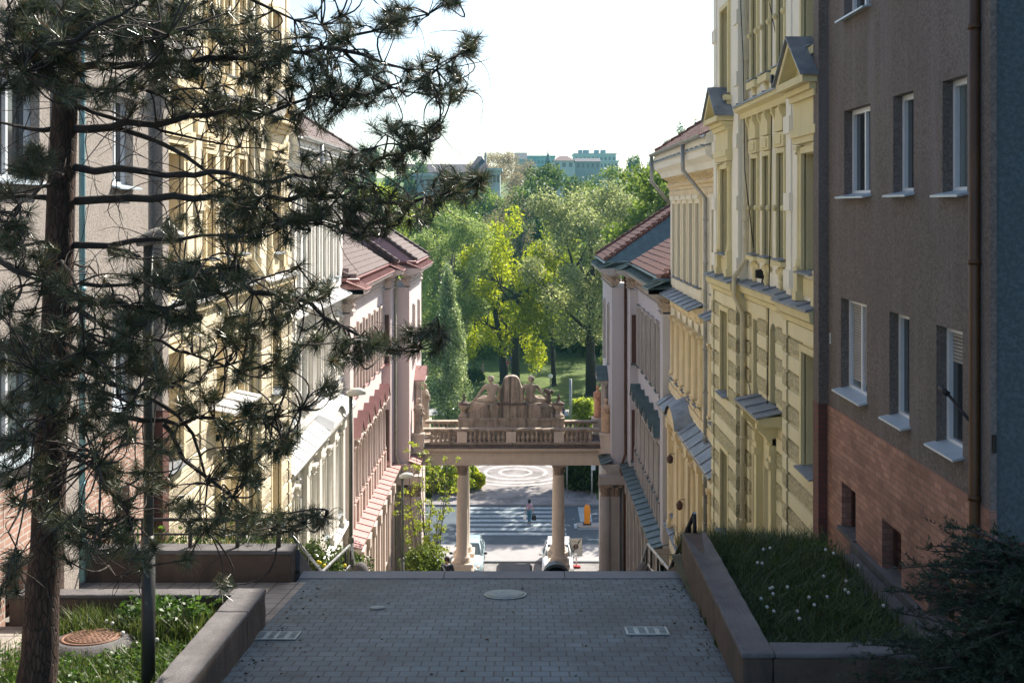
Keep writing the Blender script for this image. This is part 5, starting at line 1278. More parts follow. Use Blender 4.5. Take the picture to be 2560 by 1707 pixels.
# ------------------------------------------------------------------ statues
def robed(label,x,y,zb,zt,rz,mat,arm):
    t=thing('robed_statue',label,'statue',(x,y,7.8),'robed statues beside the bridge',world=False)
    h=zt-zb
    J=pose(h,elR=(.25,-.08,1.15),wrR=(.10,-.2,1.22 if arm else 1.05),paR=(.04,-.22,1.24 if arm else 1.03),elL=(-.24,.05,1.12),wrL=(-.2,-.12,1.0),paL=(-.16,-.17,.98),knR=(.1,-.12,.52),hipR=(.1,-.02,.9))
    g=bpy.data.objects.new('figure',None)
    o=skin('figure_body',J,body_edges(),mat,t,'pel',1); o.location=(0,0,zb-7.8); o.rotation_euler=(0,0,rz)
    m=MB(); k=h/1.7
    m.lathe((0,0,0),[(.25*k,0),(.24*k,.1*k),(.215*k,.45*k),(.22*k,.85*k),(.19*k,1.05*k),(.2*k,1.25*k),(.17*k,1.36*k),(.08*k,1.43*k)],22,True,1,.82,.07,9)
    m.tube([(-.2*k,-.1*k,1.32*k),(.0,-.2*k,1.12*k),(.21*k,-.1*k,.9*k),(.2*k,.1*k,.82*k)],[.05*k,.07*k,.08*k,.06*k],8)
    o=m.build('drapery',mat,t); o.location=(0,0,zb-7.8); o.rotation_euler=(0,0,rz)
    m=MB(); hd=Vector(J['head'][0]); m.ball(hd+Vector((0,.03,.05)),.105*k,7); o=m.build('hair',mat,t); o.location=(0,0,zb-7.8); o.rotation_euler=(0,0,rz)
    m=MB(); m.box(-.28,.28,-.28,.28,0,zb-7.8-.12); m.box(-.34,.34,-.34,.34,zb-7.8-.12,zb-7.8); m.box(-.33,.33,-.33,.33,0,.15); m.build('pedestal',M['stonecol'],t,.01)
robed('weathered robed statue on a pedestal against the pink palace, nearer the stairs',-5.48,57.0,8.85,10.62,R(25),M['stone'],True)
robed('weathered robed statue on a pedestal against the pink palace, farther from the stairs',-5.45,60.4,8.9,10.85,R(60),M['stone'],False)
robed('pale tan robed statue on a pedestal against the lilac grey palace',4.33,57.0,8.85,10.60,R(-25),M['tan'],True)
robed('terracotta red robed statue beyond the bridge by the lilac grey palace',4.14,60.4,9.0,10.75,R(-60),M['terra'],False)
def seated(label,x,sx):
    t=thing('seated_statue',label,'statue',(x,58.72,10.0),'seated statues on the gateway monument',world=False); t.scale=(1.35,1.2,1.36)
    # facing +y (seen from behind): bare back, draped hips, one arm out along the slope
    J={'pel':((0,0,.16),.17),'waist':((sx*.0,.0,.36),.15),'chest':((-sx*.02,-.0,.62),.19),'neck0':((0,0,.80),.08),'neck':((.01*sx,.02,.86),.062),'head':((.02*sx,.05,.99),.115),'crown':((.02*sx,.05,1.10),.09),'nose':((.1*sx,.16,.98),.02),
       'shL':((-.25,.0,.74),.085),'shR':((.25,0,.74),.085)}
    out,inn=('R','L') if sx>0 else ('L','R')
    J.update({'el'+out:((sx*.42,.05,.50),.062),'wr'+out:((sx*.62,.08,.24),.045),'pa'+out:((sx*.68,.08,.18),.045),'el'+inn:((-sx*.32,.05,.44),.062),'wr'+inn:((-sx*.27,.2,.25),.045),'pa'+inn:((-sx*.26,.25,.2),.045),
       'hipL':((-.12,.06,.14),.15),'hipR':((.12,.06,.14),.15),'kn'+out:((sx*.62,.22,.12),.12),'an'+out:((sx*1.05,.1,-.22),.075),'to'+out:((sx*1.25,.1,-.34),.05),'kn'+inn:((sx*.35,.45,.22),.12),'an'+inn:((sx*.8,.3,-.1),.075),'to'+inn:((sx*.95,.3,-.2),.05)})
    for n in 'LR':
        p=Vector(J['pa'+n][0])
        for i in range(4): J[f'f{i}a{n}']=(tuple(p+Vector((.03*(i-1.5),.04,-.02))),.015); J[f'f{i}b{n}']=(tuple(p+Vector((.04*(i-1.5),.09,-.05))),.013)
        J['tha'+n]=(tuple(p+Vector((.04,-.02,.0))),.016); J['thb'+n]=(tuple(p+Vector((.06,.04,0))),.014)
    skin('figure_body',J,body_edges(),M['stone'],t,'pel',2)
    m=MB()
    for k in range(4): m.tube([(-sx*.24,-.06-.03*k,.10-.04*k),(0,-.2,.0-.055*k),(sx*.3,-.12,.02-.06*k),(sx*.62,.0,.02-.09*k),(sx*1.0,.02,-.24-.05*k)],[.05,.075,.085,.075,.04],7)
    m.build('drapery',M['stone'],t)
    m=MB(); hd=Vector(J['head'][0]); m.ball(hd+Vector((0,-.035,.03)),.135,8); m.ball(hd+Vector((0,-.13,.0)),.06,5); m.build('hair',M['stone'],t)
    if sx>0:
        m=MB(); m.lathe((.72,.1,.06),[(.08,0),(.12,.1),(.09,.22),(.13,.3)],10)
        for i in range(16):
            q=i*2.4; l=.12+.1*((i*37)%10)/10; b=Vector((.72,.1,.36)); e=b+Vector((math.cos(q)*.15,math.sin(q)*.12,l)); m.tube([b,e],[.03,.05],6); m.ball(e,.055,4)
        m.build('flower_sheaf',M['stonedark'],t)
seated('seated stone figure with a bare back, left of the rounded slab on the gateway',AX-1.08,-1)
seated('seated stone figure holding a sheaf of flowers, right of the rounded slab on the gateway',AX+1.04,1)
# ------------------------------------------------------------------ vegetation
RG=np.random.default_rng(11)
def unit(v): return v/np.maximum(1e-9,np.linalg.norm(v,axis=-1,keepdims=True))
TI=1.0
def leaves(centres,spread,per,size,mat,name,parent=None,flat=.0,aspect=.55,droop=0):
    c=np.repeat(np.asarray(centres,float),per,0); n=len(c)
    s=np.repeat(np.asarray(spread,float).reshape(len(centres),-1),per,0)
    r=RG.normal(size=(n,3)); r=unit(r)*RG.random((n,1))**.45
    p=c+r*s
    u=unit(RG.normal(size=(n,3))*np.array([1,1,1-flat])+np.array([0,0,-droop])); w=unit(np.cross(u,RG.normal(size=(n,3))))
    L=size*(.6+.8*RG.random((n,1)))
    q=np.stack([p+u*L,p+w*L*aspect,p-u*L,p-w*L*aspect],1)
    return fastmesh(name,q,4,mat,parent)
def bend(a,b,k=.12,n=5,seed=None):
    a,b=Vector(a),Vector(b); L=(b-a).length; off=Vector((random.uniform(-1,1),random.uniform(-1,1),random.uniform(-.3,1)))*L*k
    return [a.lerp(b,i/n)+off*math.sin(math.pi*i/n) for i in range(n+1)]
def tree(label,x,y,H,rx,zc,rz,lmat,bark,tr,clumps=46,per=90,leaf=.34,cl=.24,cat='tree',name='park_tree',group='trees in the park',trunks=1,ry=None,power=1.0,droop=0,z0=None,cone=False):
    z0=terr(y)-.1 if z0 is None else z0; ry=ry or rx
    t=thing(name,label,cat,(x,y,z0),group)
    cs=[]
    while len(cs)<clumps:
        v=Vector((random.gauss(0,1),random.gauss(0,1),random.gauss(0,1))).normalized()*random.random()**(.30*power)
        k=1.0
        if cone: k=max(.12,(1-v.z)*.62)
        p=Vector((x+v.x*rx*k*(.9+.2*random.random()),y+v.y*ry*k,zc+v.z*rz))
        if p.z<z0+.4: continue
        cs.append(p)
    m=MB(); zt=zc+rz*.45
    for q in range(trunks):
        xo=(q-(trunks-1)/2)*tr*3.2
        tp=[(x+xo,y,z0),(x+xo*1.3+random.uniform(-.3,.3),y,z0+(zt-z0)*.33),(x+xo*2.2+random.uniform(-.6,.6),y,z0+(zt-z0)*.66),(x+xo*3+random.uniform(-.4,.4),y,zt)]
        m.tube(tp,[tr*1.25,tr*.9,tr*.6,tr*.22],8)
        m.tube([(x+xo,y,z0-.2),(x+xo,y,z0+.5)],[tr*1.9,tr*1.1],8)
        nl=7
        for i in range(nl):
            a=Vector(tp[1]).lerp(Vector(tp[2]),random.uniform(-.3,1.2)); th=2*math.pi*(i+random.random()*.6)/nl
            b=Vector((x+math.cos(th)*rx*.62,y+math.sin(th)*ry*.62,max(a.z+rz*.15,zc+random.uniform(-.35,.55)*rz)))
            pth=bend(a,b,.12); m.tube(pth,[tr*.42*(1-.75*k/5) for k in range(6)],6)
            near=sorted(cs,key=lambda c:(c-b).length)[:5]
            for c in near: m.tube(bend(pth[3],c,.12,4),[tr*.16*(1-.8*k/4)+.015 for k in range(5)],4)
    m.build('trunk',bark,t)
    per=int(per*2.6); leaf*=.66
    sp=[[rx*cl*random.uniform(.7,1.3),ry*cl*random.uniform(.7,1.3),rz*cl*random.uniform(.6,1.1)] for _ in cs]
    leaves([tuple(c) for c in cs],sp,per,leaf,lmat,'crown',t,droop=droop)
    return t
L={}
L['bright']=leafmat('bright_spring_leaves',(.40,.46,.02),.4,.6,.5,(.66,.62,.05,1))
L['silver']=leafmat('silvery_leaves',(.30,.33,.16),.45,.55,.5,(.54,.54,.33,1))
L['pale']=leafmat('pale_willow_leaves',(.29,.37,.13),.4,.55,.5,(.50,.53,.26,1))
L['birch']=leafmat('pale_glossy_leaves',(.25,.33,.14),.5,.5,.3,(.68,.70,.52,1))
L['mid']=leafmat('mid_green_leaves',(.15,.22,.04),.45,.5,.5,(.30,.35,.08,1))
L['dark']=leafmat('dark_green_leaves',(.085,.14,.035),.45,.45,.5,(.20,.25,.07,1))
L['brown']=leafmat('brown_buds',(.34,.26,.19),.3,.4,.7,(.44,.35,.25,1))
L['lime']=leafmat('lime_leaves',(.32,.40,.05),.4,.55,.5,(.55,.54,.09,1))
L['bush']=leafmat('glossy_bush_leaves',(.06,.10,.028),.4,.35,.3,(.16,.20,.07,1))
L['hedge']=leafmat('hedge_leaves',(.025,.06,.018),.4,.3,.5,(.06,.11,.03,1))
X=lambda px,Y:(px-1308)*Y/2720
tree('big silvery green tree with a forked dark trunk beside the lilac grey palace',X(1478,120),120,24,7.6,14.6,9.4,L['silver'],M['barkdk'],.52,64,190,.24,.21)
tree('bright yellow green tree in the middle of the park view',X(1275,128),128,19,6.4,10.4,9.0,L['bright'],M['barkdk'],.42,54,150,.26,.22,trunks=2)
tree('slim yellow green tree with bare dark stems, between the bright tree and the silvery tree',X(1385,126),126,17,3.4,10.5,7.6,L['lime'],M['barkdk'],.24,34,90,.24,.24)
tree('pale willow-like tree rising behind the silvery poplar',X(1130,122),122,20,4.6,13.6,7.4,L['pale'],M['barkgr'],.3,48,190,.2,.24)
tree('pointed silvery poplar standing beside the pink palace',X(1120,100),100,14,2.9,6.6,8.2,L['birch'],M['barkgr'],.2,80,150,.15,.2,cone=True,droop=.8)
tree('dark green broad tree on the skyline, left of the lighter skyline tree',X(1400,165),165,28,10.6,17.2,9.0,L['dark'],M['barkdk'],.5,62,200,.34,.2)
tree('mid green broad tree on the skyline beside the ochre house',X(1570,172),172,29,10.8,17.6,9.4,L['mid'],M['barkdk'],.5,62,190,.34,.2)
tree('half bare twiggy tree in front of the brown crowned tree',X(1262,152),152,23,5,14.5,8.8,L['brown'],M['barkgr'],.28,40,50,.16,.24)
tree('fresh green tree behind the pine tips on the left of the park',X(1150,150),150,23,7,14,8.6,L['mid'],M['barkdk'],.35,46,150,.28,.22)
tree('light green tree on the far left, behind the pine branches',X(985,165),165,25,8,16,9,L['lime'],M['barkdk'],.35,40,130,.3,.22)
tree('large round brown crowned tree on the skyline before the far houses',X(1232,250),250,33,12.0,23,11.0,L['brown'],M['barkgr'],.5,70,240,.26,.2)
tree('mid green tree below the skyline, close to the ochre house',X(1640,138),138,20,6,13.5,8,L['mid'],M['barkdk'],.4,48,150,.27,.22)
tree('dark tree filling the gap under the silvery crown',X(1490,150),150,14,8,9,7.4,L['mid'],M['barkdk'],.32,42,150,.27,.22)
tree('dark shadowy tree behind the bright yellow green tree',X(1310,152),152,15,8.5,9.5,7.6,L['dark'],M['barkdk'],.35,48,170,.28,.22)
tree('shadowy green tree between the poplar and the bright tree',X(1185,146),146,14,6.5,8.5,7.4,L['mid'],M['barkdk'],.3,40,150,.27,.22)
tree('green tree by the road, its crown only just clear of the lilac grey palace',12.4,83,17,6.0,11,6.4,L['mid'],M['barkdk'],.4,44,90,.34,.24)
tree('tall green tree at the edge of the plaza, hidden behind the lilac grey palace',12.5,91,24,5.6,19.0,5.2,L['mid'],M['barkdk'],.4,46,70,.34,.24)
for i,(px,Yd,top,r,k) in enumerate(((1060,205,25.5,10,'mid'),(1180,215,26.5,10,'lime'),(1245,200,27,9,'mid'),(1500,215,29.5,11,'dark'),(1660,205,29,11,'mid'),(920,190,24,10,'mid'))):
    tree(['mid green tree at the back of the park under the long red roofs','yellowish tree at the back of the park below the steep roofed house','mid green tree at the back of the park below the brown crowned tree','dark green tree at the back of the park under the cream house','mid green tree at the back of the park beside the ochre roof','mid green tree at the back of the park behind the pink roofs'][i],X(px,Yd),Yd,top,r,(top+terr(Yd))/2-1.5,(top-terr(Yd))/2-1,L[k],M['barkdk'],.4,58,130,.42,.24,name='park_tree')
# far row of trees on the hillside
for i,(px,Yd,top,r) in enumerate(((1700,330,44,9),(1740,340,47,6),(1668,345,41,6),(1600,320,38,8),(1000,260,33,7),(1050,280,33,8),(925,300,36,9))):
    z=terr(Yd)
    tree(['dark conifer-like tree on the far hillside right of the flat-roofed block','tall dark spire-like tree on the far hillside above the ochre house','small dark tree on the far hillside next to the flat-roofed block','bushy tree on the far hillside below the flat-roofed block','bushy tree on the far hillside before the long red roofs','second bushy tree on the far hillside before the long red roofs','bushy tree on the far hillside at the edge of the white house roof'][i],X(px,Yd),Yd,top-z,r*.6,(top+z)/2+2,(top-z)/2,L['dark'],M['barkdk'],.4,30,60,.5,.26,name='hillside_tree',group='trees on the far hillside',cone=i<3)
def shrub(label,name,x,y,z0,rx,ry,h,mat,cl=26,per=120,leaf=.09,stem=True,cat='shrub',group=None,box=False):
    t=thing(name,label,cat,(x,y,z0),group)
    cs=[]
    for k in range(cl):
        if box: p=(x+random.uniform(-rx,rx),y+random.uniform(-ry,ry),z0+h*random.uniform(.1,.95))
        else:
            v=Vector((random.gauss(0,1),random.gauss(0,1),random.gauss(0,1))).normalized()*random.random()**.4
            p=(x+v.x*rx*.8,y+v.y*ry*.8,z0+h*.5+v.z*h*.42)
        cs.append(p)
    m=MB()
    for k in range(9): m.tube(bend((x+random.uniform(-.1,.1)*rx,y,z0-.05),random.choice(cs),.1),[.03,.025,.02,.016,.012,.008],5)
    m.build('stems',M['barkdk'],t)
    r=min(rx,ry,h*.5)*.42
    leaves(cs,[[r,r,r]]*len(cs),per,leaf,mat,'foliage',t); return t
shrub('yellow green clipped hedge beside the plaza, left of the left gateway column','hedge',-5.9,79.2,0,2.1,1.4,2.0,L['lime'],70,170,.13,cat='hedge',group='hedges by the plaza',box=True)
shrub('small bright green bush just right of the left gateway column','bush',-3.45,79.6,0,.65,.8,1.5,L['bright'],22,150,.11)
shrub('dark green clipped hedge behind the right gateway column','hedge',4.4,79.6,0,1.35,1.3,3.1,L['hedge'],70,200,.12,cat='hedge',group='hedges by the plaza',box=True)
shrub('yellow green bush on the lawn beside the terracotta statue','bush',X(1462,101),101,0,1.5,1.3,3.1,L['lime'],34,140,.14)
for i,(px,Yd,r,h) in enumerate(((1420,150,3,2.2),(1470,147,3,2.2),(1350,158,4,2.6),(1230,150,3,2),(1300,160,4,2.6),(1180,128,2.5,1.6))):
    shrub(['low dark bush under the silvery tree, left of its trunk','low dark bush behind the trunk of the silvery tree','wide dark bush at the back of the lawn','low bush behind the twin dark trunks','wide dark bush at the back of the lawn behind the slim tree','low bush at the foot of the poplar'][i],'bush',X(px,Yd),Yd,terr(Yd),r,r*.6,h,L['dark'],22,90,.22,group='bushes at the back of the lawn')
b=shrub('round glossy bush with yellow flowers beside the stairs handrail','bush',-3.98,20.9,gz(20.9)+.05,.62,.6,1.45,L['bush'],60,190,.035)
m=MB()
for k,(px,py) in enumerate(((800,1406),(811,1413),(795,1404),(862,1413))):
    c=P(px,py,20.3); m.ball(c,.035,5)
m.build('flowers',M['yellowf'],b)
shrub('leafy shrub beside the stairs below the round bush','bush',-4.9,30,gz(30)+.1,.7,1.2,1.3,L['bush'],30,120,.05)
shrub('leafy shrub under the handrail on the grass bed side of the stairs','bush',3.2,21.5,gz(21.5)+.0,.45,.8,.75,L['bush'],30,120,.05)
# sapling with many thin stems
t=thing('sapling','many-stemmed light green sapling beside the stairs, before the left gateway column','sapling',(-3.75,44,gz(44)))
m=MB(); cs=[]; z0=gz(44)-.1
for k in range(13):
    a=random.uniform(0,6.28); r=random.uniform(.2,1.25); h=random.uniform(3.2,6.3)
    p=bend((-3.75+random.uniform(-.25,.25),44+random.uniform(-.2,.2),z0),(-3.75+math.cos(a)*r,44+math.sin(a)*r*.8,z0+h),.05,8)
    m.tube(p,[.03*(1-.8*i/8)+.006 for i in range(9)],5)
    for i in range(2,9):
        for s in range(2):
            e=p[i]+Vector((random.uniform(-.5,.5),random.uniform(-.4,.4),random.uniform(.05,.4))); m.tube([p[i],e],[.009,.004],4); cs.append(tuple(e))
m.build('stems',M['barkgr'],t)
leaves(cs,[[.16,.16,.14]]*len(cs),17,.055,L['lime'],'foliage',t)
shrub('dense dark shrub round the foot of the sapling','bush',-3.9,42.6,gz(42.6)+.1,1.15,.8,2.2,L['mid'],40,90,.06)

# ---- grasses
def blades(name,xy,zf,hmin,hmax,w,mat,lean=.5,parent=None):
    n=len(xy); b=np.column_stack([xy,[zf(a,c) for a,c in xy]])
    th=RG.random(n)*6.283; d=np.column_stack([np.cos(th),np.sin(th),np.zeros(n)]); s=np.column_stack([-np.sin(th),np.cos(th),np.zeros(n)])
    h=(hmin+(hmax-hmin)*RG.random(n))[:,None]; ln=h*lean*RG.random((n,1))
    up=np.array([[0,0,1.]])
    w=w*(.6+.8*RG.random((n,1)))
    mid=b+up*h*.6+d*ln*.35; tip=b+up*h*.95+d*ln
    q=np.concatenate([np.stack([b-s*w,b+s*w,mid+s*w*.8,mid-s*w*.8],1),np.stack([mid-s*w*.8,mid+s*w*.8,tip+s*w*.1,tip-s*w*.1],1)],0)
    return fastmesh(name,q,4,mat,parent)
def scatter(n,x0,x1,y0,y1,dens=None):
    o=[]
    while len(o)<n:
        a,c=random.uniform(x0,x1),random.uniform(y0,y1)
        if dens is None or random.random()<dens(a,c): o.append((a,c))
    return np.array(o)
from mathutils import noise as MN
lump=lambda a,c,f:.5+.5*MN.noise(Vector((a*f,c*f,3.1)))
def dl(a,c):
    if (a+4.92)**2+(c-12.4)**2<.5**2: return 0
    k=lump(a,c,1.6)
    return max(0,min(1,k*1.6-.25))*(1 if a>-5.7+(c-11)*.1 else .25)
o=blades('weed_grass',scatter(6500,-6.1,-3.5,9.3,13.28,dl),lambda a,c:sz(c)-.02,.06,.26,.006,M['grass'],.8); o['kind']='stuff'
o=blades('tall_grass_tufts',scatter(2600,-5.5,-3.7,12.5,13.25,lambda a,c:lump(a,c,2.6)**2),lambda a,c:sz(c)-.02,.2,.42,.006,M['grass'],.7); o['kind']='stuff'
L['weed']=leafmat('weed_leaves',(.06,.13,.025),.4,.45,.4,(.15,.24,.05,1))
pts=[(a,c,sz(c)+random.uniform(.02,.12)) for a,c in scatter(1500,-6.0,-3.5,9.5,13.2,dl)]
o=leaves(pts,[[.1,.1,.05]]*len(pts),9,.028,L['weed'],'low_weeds',None,flat=.3); o['kind']='stuff'
t=thing('nettle_clump','leafy green weeds against the back wall of the weed bed','weed clump',(-4.0,13.0,sz(13)),None)
pts=[(random.uniform(-4.75,-3.75),random.uniform(12.75,13.25),sz(13)+random.uniform(.05,.42)) for k in range(130)]
leaves(pts,[[.09,.09,.08]]*len(pts),8,.042,L['weed'],'foliage',t,flat=.5)
m=MB()
for p in pts[:40]: m.tube([(p[0],p[1],sz(13)-.05),p],.005,4)
m.build('stems',M['barkgr'],t)
fz=lambda a,c:15.32-.02*(c-11)-(max(0,c-17)*.3)+.10*lump(a,c,1.1)
o=blades('long_grass',scatter(19000,2.55,4.75,11.0,18.2,lambda a,c:(1 if a<4.3 else .45)*min(1,.25+lump(a,c,1.3))*(.5 if c<11.8 else 1)),fz,.12,.40,.006,M['grassd'],1.1); o['kind']='stuff'
pts=[(a,c,fz(a,c)+random.uniform(.04,.24)) for a,c in scatter(300,2.6,4.7,11.0,17,lambda a,c:lump(a,c,1.9)**2)]
o=leaves(pts,[[.12,.12,.07]]*len(pts),9,.03,L['weed'],'bed_weeds',None,flat=.3); o['kind']='stuff'
o=blades('terrace_grass',scatter(4200,-6.4,-3.5,16.5,19,lambda a,c:lump(a,c,1.5)),lambda a,c:gz(c)+.25,.25,.6,.008,M['grass'],.7); o['kind']='stuff'
pts=[(a,c,gz(c)+.3+random.uniform(.1,.5)) for a,c in scatter(160,-6.4,-3.6,16.5,18.4)]
o=leaves(pts,[[.16,.16,.14]]*len(pts),10,.045,L['weed'],'terrace_weeds',None); o['kind']='stuff'
# dandelion clocks
def dnd(label,group,x,y,z,h,r):
    t=thing('dandelion',label,'dandelion',(x,y,z),group,world=False)
    lx,ly=random.uniform(-.05,.05),random.uniform(-.05,.05)
    m=MB(); m.tube([(0,0,-.05),(lx*.4,ly*.4,h*.5),(lx,ly,h)],.004,5); m.build('stem',M['grass'],t)
    m=MB(); m.ball((lx,ly,h),r,6); m.build('seed_head',M['dand'],t)
for px,py in ((1903,1370),(1923,1369),(2064,1371),(2076,1380),(1902,1406),(1912,1405),(2144,1413),(2055,1437),(2122,1455),(2122,1475),(2123,1484),(1923,1468),(1936,1466),(1979,1469),(1898,1494),(1922,1518),(1926,1526),(2022,1495),(2061,1490),(2044,1511),(1984,1526),(1990,1548),(2204,1516),(1942,1486)):
    z=15.32+.30; Yd=(EYE-z)*2720/(py-520)
    if Yd>17.6: Yd=17.4
    dnd('white dandelion clock in the long grass of the shaded bed','dandelion clocks in the shaded bed',X(px,Yd),Yd,fz(X(px,Yd),Yd),EYE-(py-520)*Yd/2720-fz(X(px,Yd),Yd),.022)
for px,py in ((330,1530),(345,1546),(362,1527),(285,1560),(455,1522),(478,1548),(470,1556),(500,1570),(395,1600),(310,1585),(270,1552),(365,1580)):
    z=sz(12.6)+.2; Yd=(EYE-z)*2720/(py-520)
    Yd=min(Yd,13.15)
    dnd('white dandelion clock among the sunlit weeds round the pine','dandelion clocks in the weed bed',X(px,Yd),Yd,sz(Yd),max(.06,EYE-(py-520)*Yd/2720-sz(Yd)),.024)
for i,(x,yy) in enumerate(((2.33,13.6),(2.36,14.1),(2.29,12.6),(2.4,15.6))):
    t=thing('weed_tuft',['small weed tuft in the joint below the grass bed wall, second nearest','small weed tuft in the joint below the grass bed wall, third nearest','larger weed tuft in the joint below the grass bed wall, nearest','small weed tuft in the joint below the grass bed wall, farthest'][i],'weed',(x,yy,pz(yy)),'weeds along the bed wall')
    blades('foliage',scatter(60,x-.07,x+.03,yy-.12,yy+.12),lambda a,c:pz(c),.03,.13,.004,M['grassd'],1.0,t)

pts=[]
for k in range(230):
    s_=random.choice((-1,1)); yy=random.uniform(11.2,16.2); xx=(2.18+.045*(yy-10.7)-abs(random.gauss(0,.22))) if s_>0 else (-3.12+abs(random.gauss(0,.3)))
    if random.random()<.25: xx=random.uniform(-3,2.2)
    pts.append((xx,yy,pz(yy)+.006))
L['litter']=leafmat('dry_leaf_litter',(.09,.06,.035),.5,.1,.8,(.20,.15,.07,1))
o=leaves(pts,[[.02,.02,.003]]*len(pts),1,.02,L['litter'],'leaf_litter',None,flat=.9); o['kind']='stuff'
# ---- juniper in the lower right corner
t=thing('juniper','dark feathery juniper in the lower right corner before the brick wall','juniper',(4.4,9.4,15.2))
m=MB(); fr=[]; sprays=[]
for k in range(330):
    zz=random.random(); z0=15.1+2.45*zz; th=random.uniform(1.7,4.9); l=(.55+.95*random.random())*(1.3-.66*zz)
    a=Vector((4.4+random.uniform(-.15,.15),9.4+random.uniform(-.15,.15),z0)); d=Vector((math.cos(th),math.sin(th)*.9,.22+.25*random.random()))
    p=[a+d*l*u-Vector((0,0,.28*l*u*u)) for u in (0,.25,.5,.75,1)]
    m.tube(p,[.018,.014,.011,.008,.004],4)
    for u in range(26):
        s=random.uniform(.1,1.05); i=min(3,int(s*4)); q=p[i].lerp(p[i+1],s*4-i)
        sd=Vector((random.uniform(-1,1),random.uniform(-1,1),random.uniform(-.22,.25))).normalized(); e=q+(d.normalized()*.5+sd*.8)*random.uniform(.07,.17)
        sprays.append((q,e))
m.build('branches',M['barkdk'],t)
A=np.array([tuple(a) for a,b in sprays]); B=np.array([tuple(b) for a,b in sprays])
qs=[]
for rep in range(15):
    f=RG.random((len(A),1)); c=A+(B-A)*f; d=unit(B-A); o_=unit(np.cross(d,RG.normal(size=d.shape))); u=unit(d*.8+o_*.7)*(.022+.03*RG.random((len(A),1))); w=unit(np.cross(u,RG.normal(size=u.shape)))*.0045
    qs.append(np.stack([c-w,c+w,c+u+w*.4,c+u-w*.4],1))
L['jun']=leafmat('juniper_scales',(.016,.036,.018),.4,.15,.6,(.035,.062,.028,1))
fastmesh('foliage',np.concatenate(qs,0),4,L['jun'],t)

# ------------------------------------------------------------------ the pine
PY=10.5
t=thing('pine_tree','tall dark pine in the left foreground, its long needled branches reaching over the street','pine tree',(-4.68,PY,sz(PY)))
m=MB()
tp=[(84,1830),(88,1720),(100,1640),(104,1500),(118,1360),(128,1100),(137,950),(148,650),(154,450),(163,250),(174,120),(190,-80),(200,-260)]
tw=[.24,.19,.172,.158,.152,.15,.145,.135,.128,.115,.105,.09,.06]
pth=[P(a,b,PY) for a,b in tp]; m.tube(pth,tw,18)
m.build('trunk',M['bark'],t)
BR=[]   # (polyline of (px,py), start depth, end depth, start radius)
def br(pts,r=.045,y0=PY,y1=PY): BR.append(([P(a,b,y0+(y1-y0)*k/(len(pts)-1)) for k,(a,b) in enumerate(pts)],r))
br([(170,322),(271,315),(434,304),(602,282),(720,262),(830,240),(930,232)],.055,PY,10.0)
br([(271,315),(380,347),(461,390),(542,450),(624,499),(678,548),(720,600)],.038,PY,10.2)
br([(184,418),(287,426),(407,434),(531,437),(654,455),(779,439),(925,412),(1007,385),(1072,352),(1096,322)],.05,PY,9.8)
br([(190,503),(325,496),(434,493),(670,493),(844,493),(980,499),(1061,491),(1110,485),(1203,452)],.055,PY,9.6)
br([(184,613),(271,615),(380,602),(450,600),(560,590),(650,575)],.045,PY,10.8)
br([(271,618),(325,632),(390,653),(460,668)],.025,PY,10.1)
br([(200,708),(304,708),(412,708),(480,715)],.03,PY,11)
br([(0,650),(43,678),(108,705),(179,732),(244,754),(336,770),(423,765),(488,737),(569,683),(590,640)],.042,9.6,9.0)
br([(560,690),(638,727),(730,748),(806,781),(898,846),(960,880),(1045,868),(1098,832)],.042,10.3,9.8)
br([(560,735),(632,705),(700,680),(746,667)],.026,10.4,10.2)
br([(165,172),(374,157),(520,150),(700,130),(817,114),(936,76),(1007,57),(1077,33),(1140,-5)],.055,PY,10.0)
br([(800,118),(904,141),(1012,170),(1088,174),(1150,145),(1190,100)],.028,10.1,9.9)
br([(860,130),(930,190),(1012,233),(1088,236),(1160,228)],.024,10.1,10.3)
br([(560,-30),(632,5),(681,33),(735,54),(806,60),(850,40)],.03,10.6,10.2)
br([(175,60),(300,20),(420,-20),(560,-60)],.05,PY,10.2)
br([(120,108),(179,95),(244,70),(304,33),(336,5),(360,-40)],.03,8.2,7.8)
br([(150,1050),(272,1034),(405,1055),(578,1055),(694,1037),(752,1022)],.045,PY,9.9)
br([(150,900),(231,933),(324,968),(393,1002),(451,1043),(486,1089),(503,1147),(515,1205),(518,1320)],.045,PY,10.2)
br([(410,1060),(428,1089),(463,1147),(521,1193),(584,1240),(636,1292),(694,1312),(760,1308),(812,1295)],.032,10.3,10.0)
br([(150,1130),(202,1147),(324,1217),(370,1240),(440,1270)],.03,PY,10.9)
br([(140,1270),(196,1298),(290,1297)],.02,PY,9.8); br([(150,1310),(200,1360),(243,1405),(300,1425),(360,1420)],.02,PY,9.7)
br([(140,497),(60,496),(0,497),(-120,490)],.04,PY,10.2); br([(150,612),(60,608),(-40,620)],.03,PY,10.4); br([(155,320),(60,318),(-60,300)],.04,PY,10.2)
br([(130,830),(60,850),(-60,880)],.035,PY,9.8); br([(125,980),(40,1010),(-60,1060)],.03,PY,9.8); br([(120,1180),(60,1230),(30,1330),(40,1420)],.025,PY,9.6)
br([(150,760),(280,820),(400,860),(520,900),(600,930)],.04,PY,10.2); br([(150,850),(240,900),(330,920),(420,960)],.03,PY,9.6)
br([(165,200),(260,230),(400,230),(560,215),(640,205)],.035,PY,11)
br([(650,500),(700,540),(760,560),(860,560),(960,570)],.024,10.0,9.8)
br([(170,90),(60,70),(-60,40)],.04,PY,9.2); br([(165,180),(80,200),(-30,230)],.03,PY,9.0)
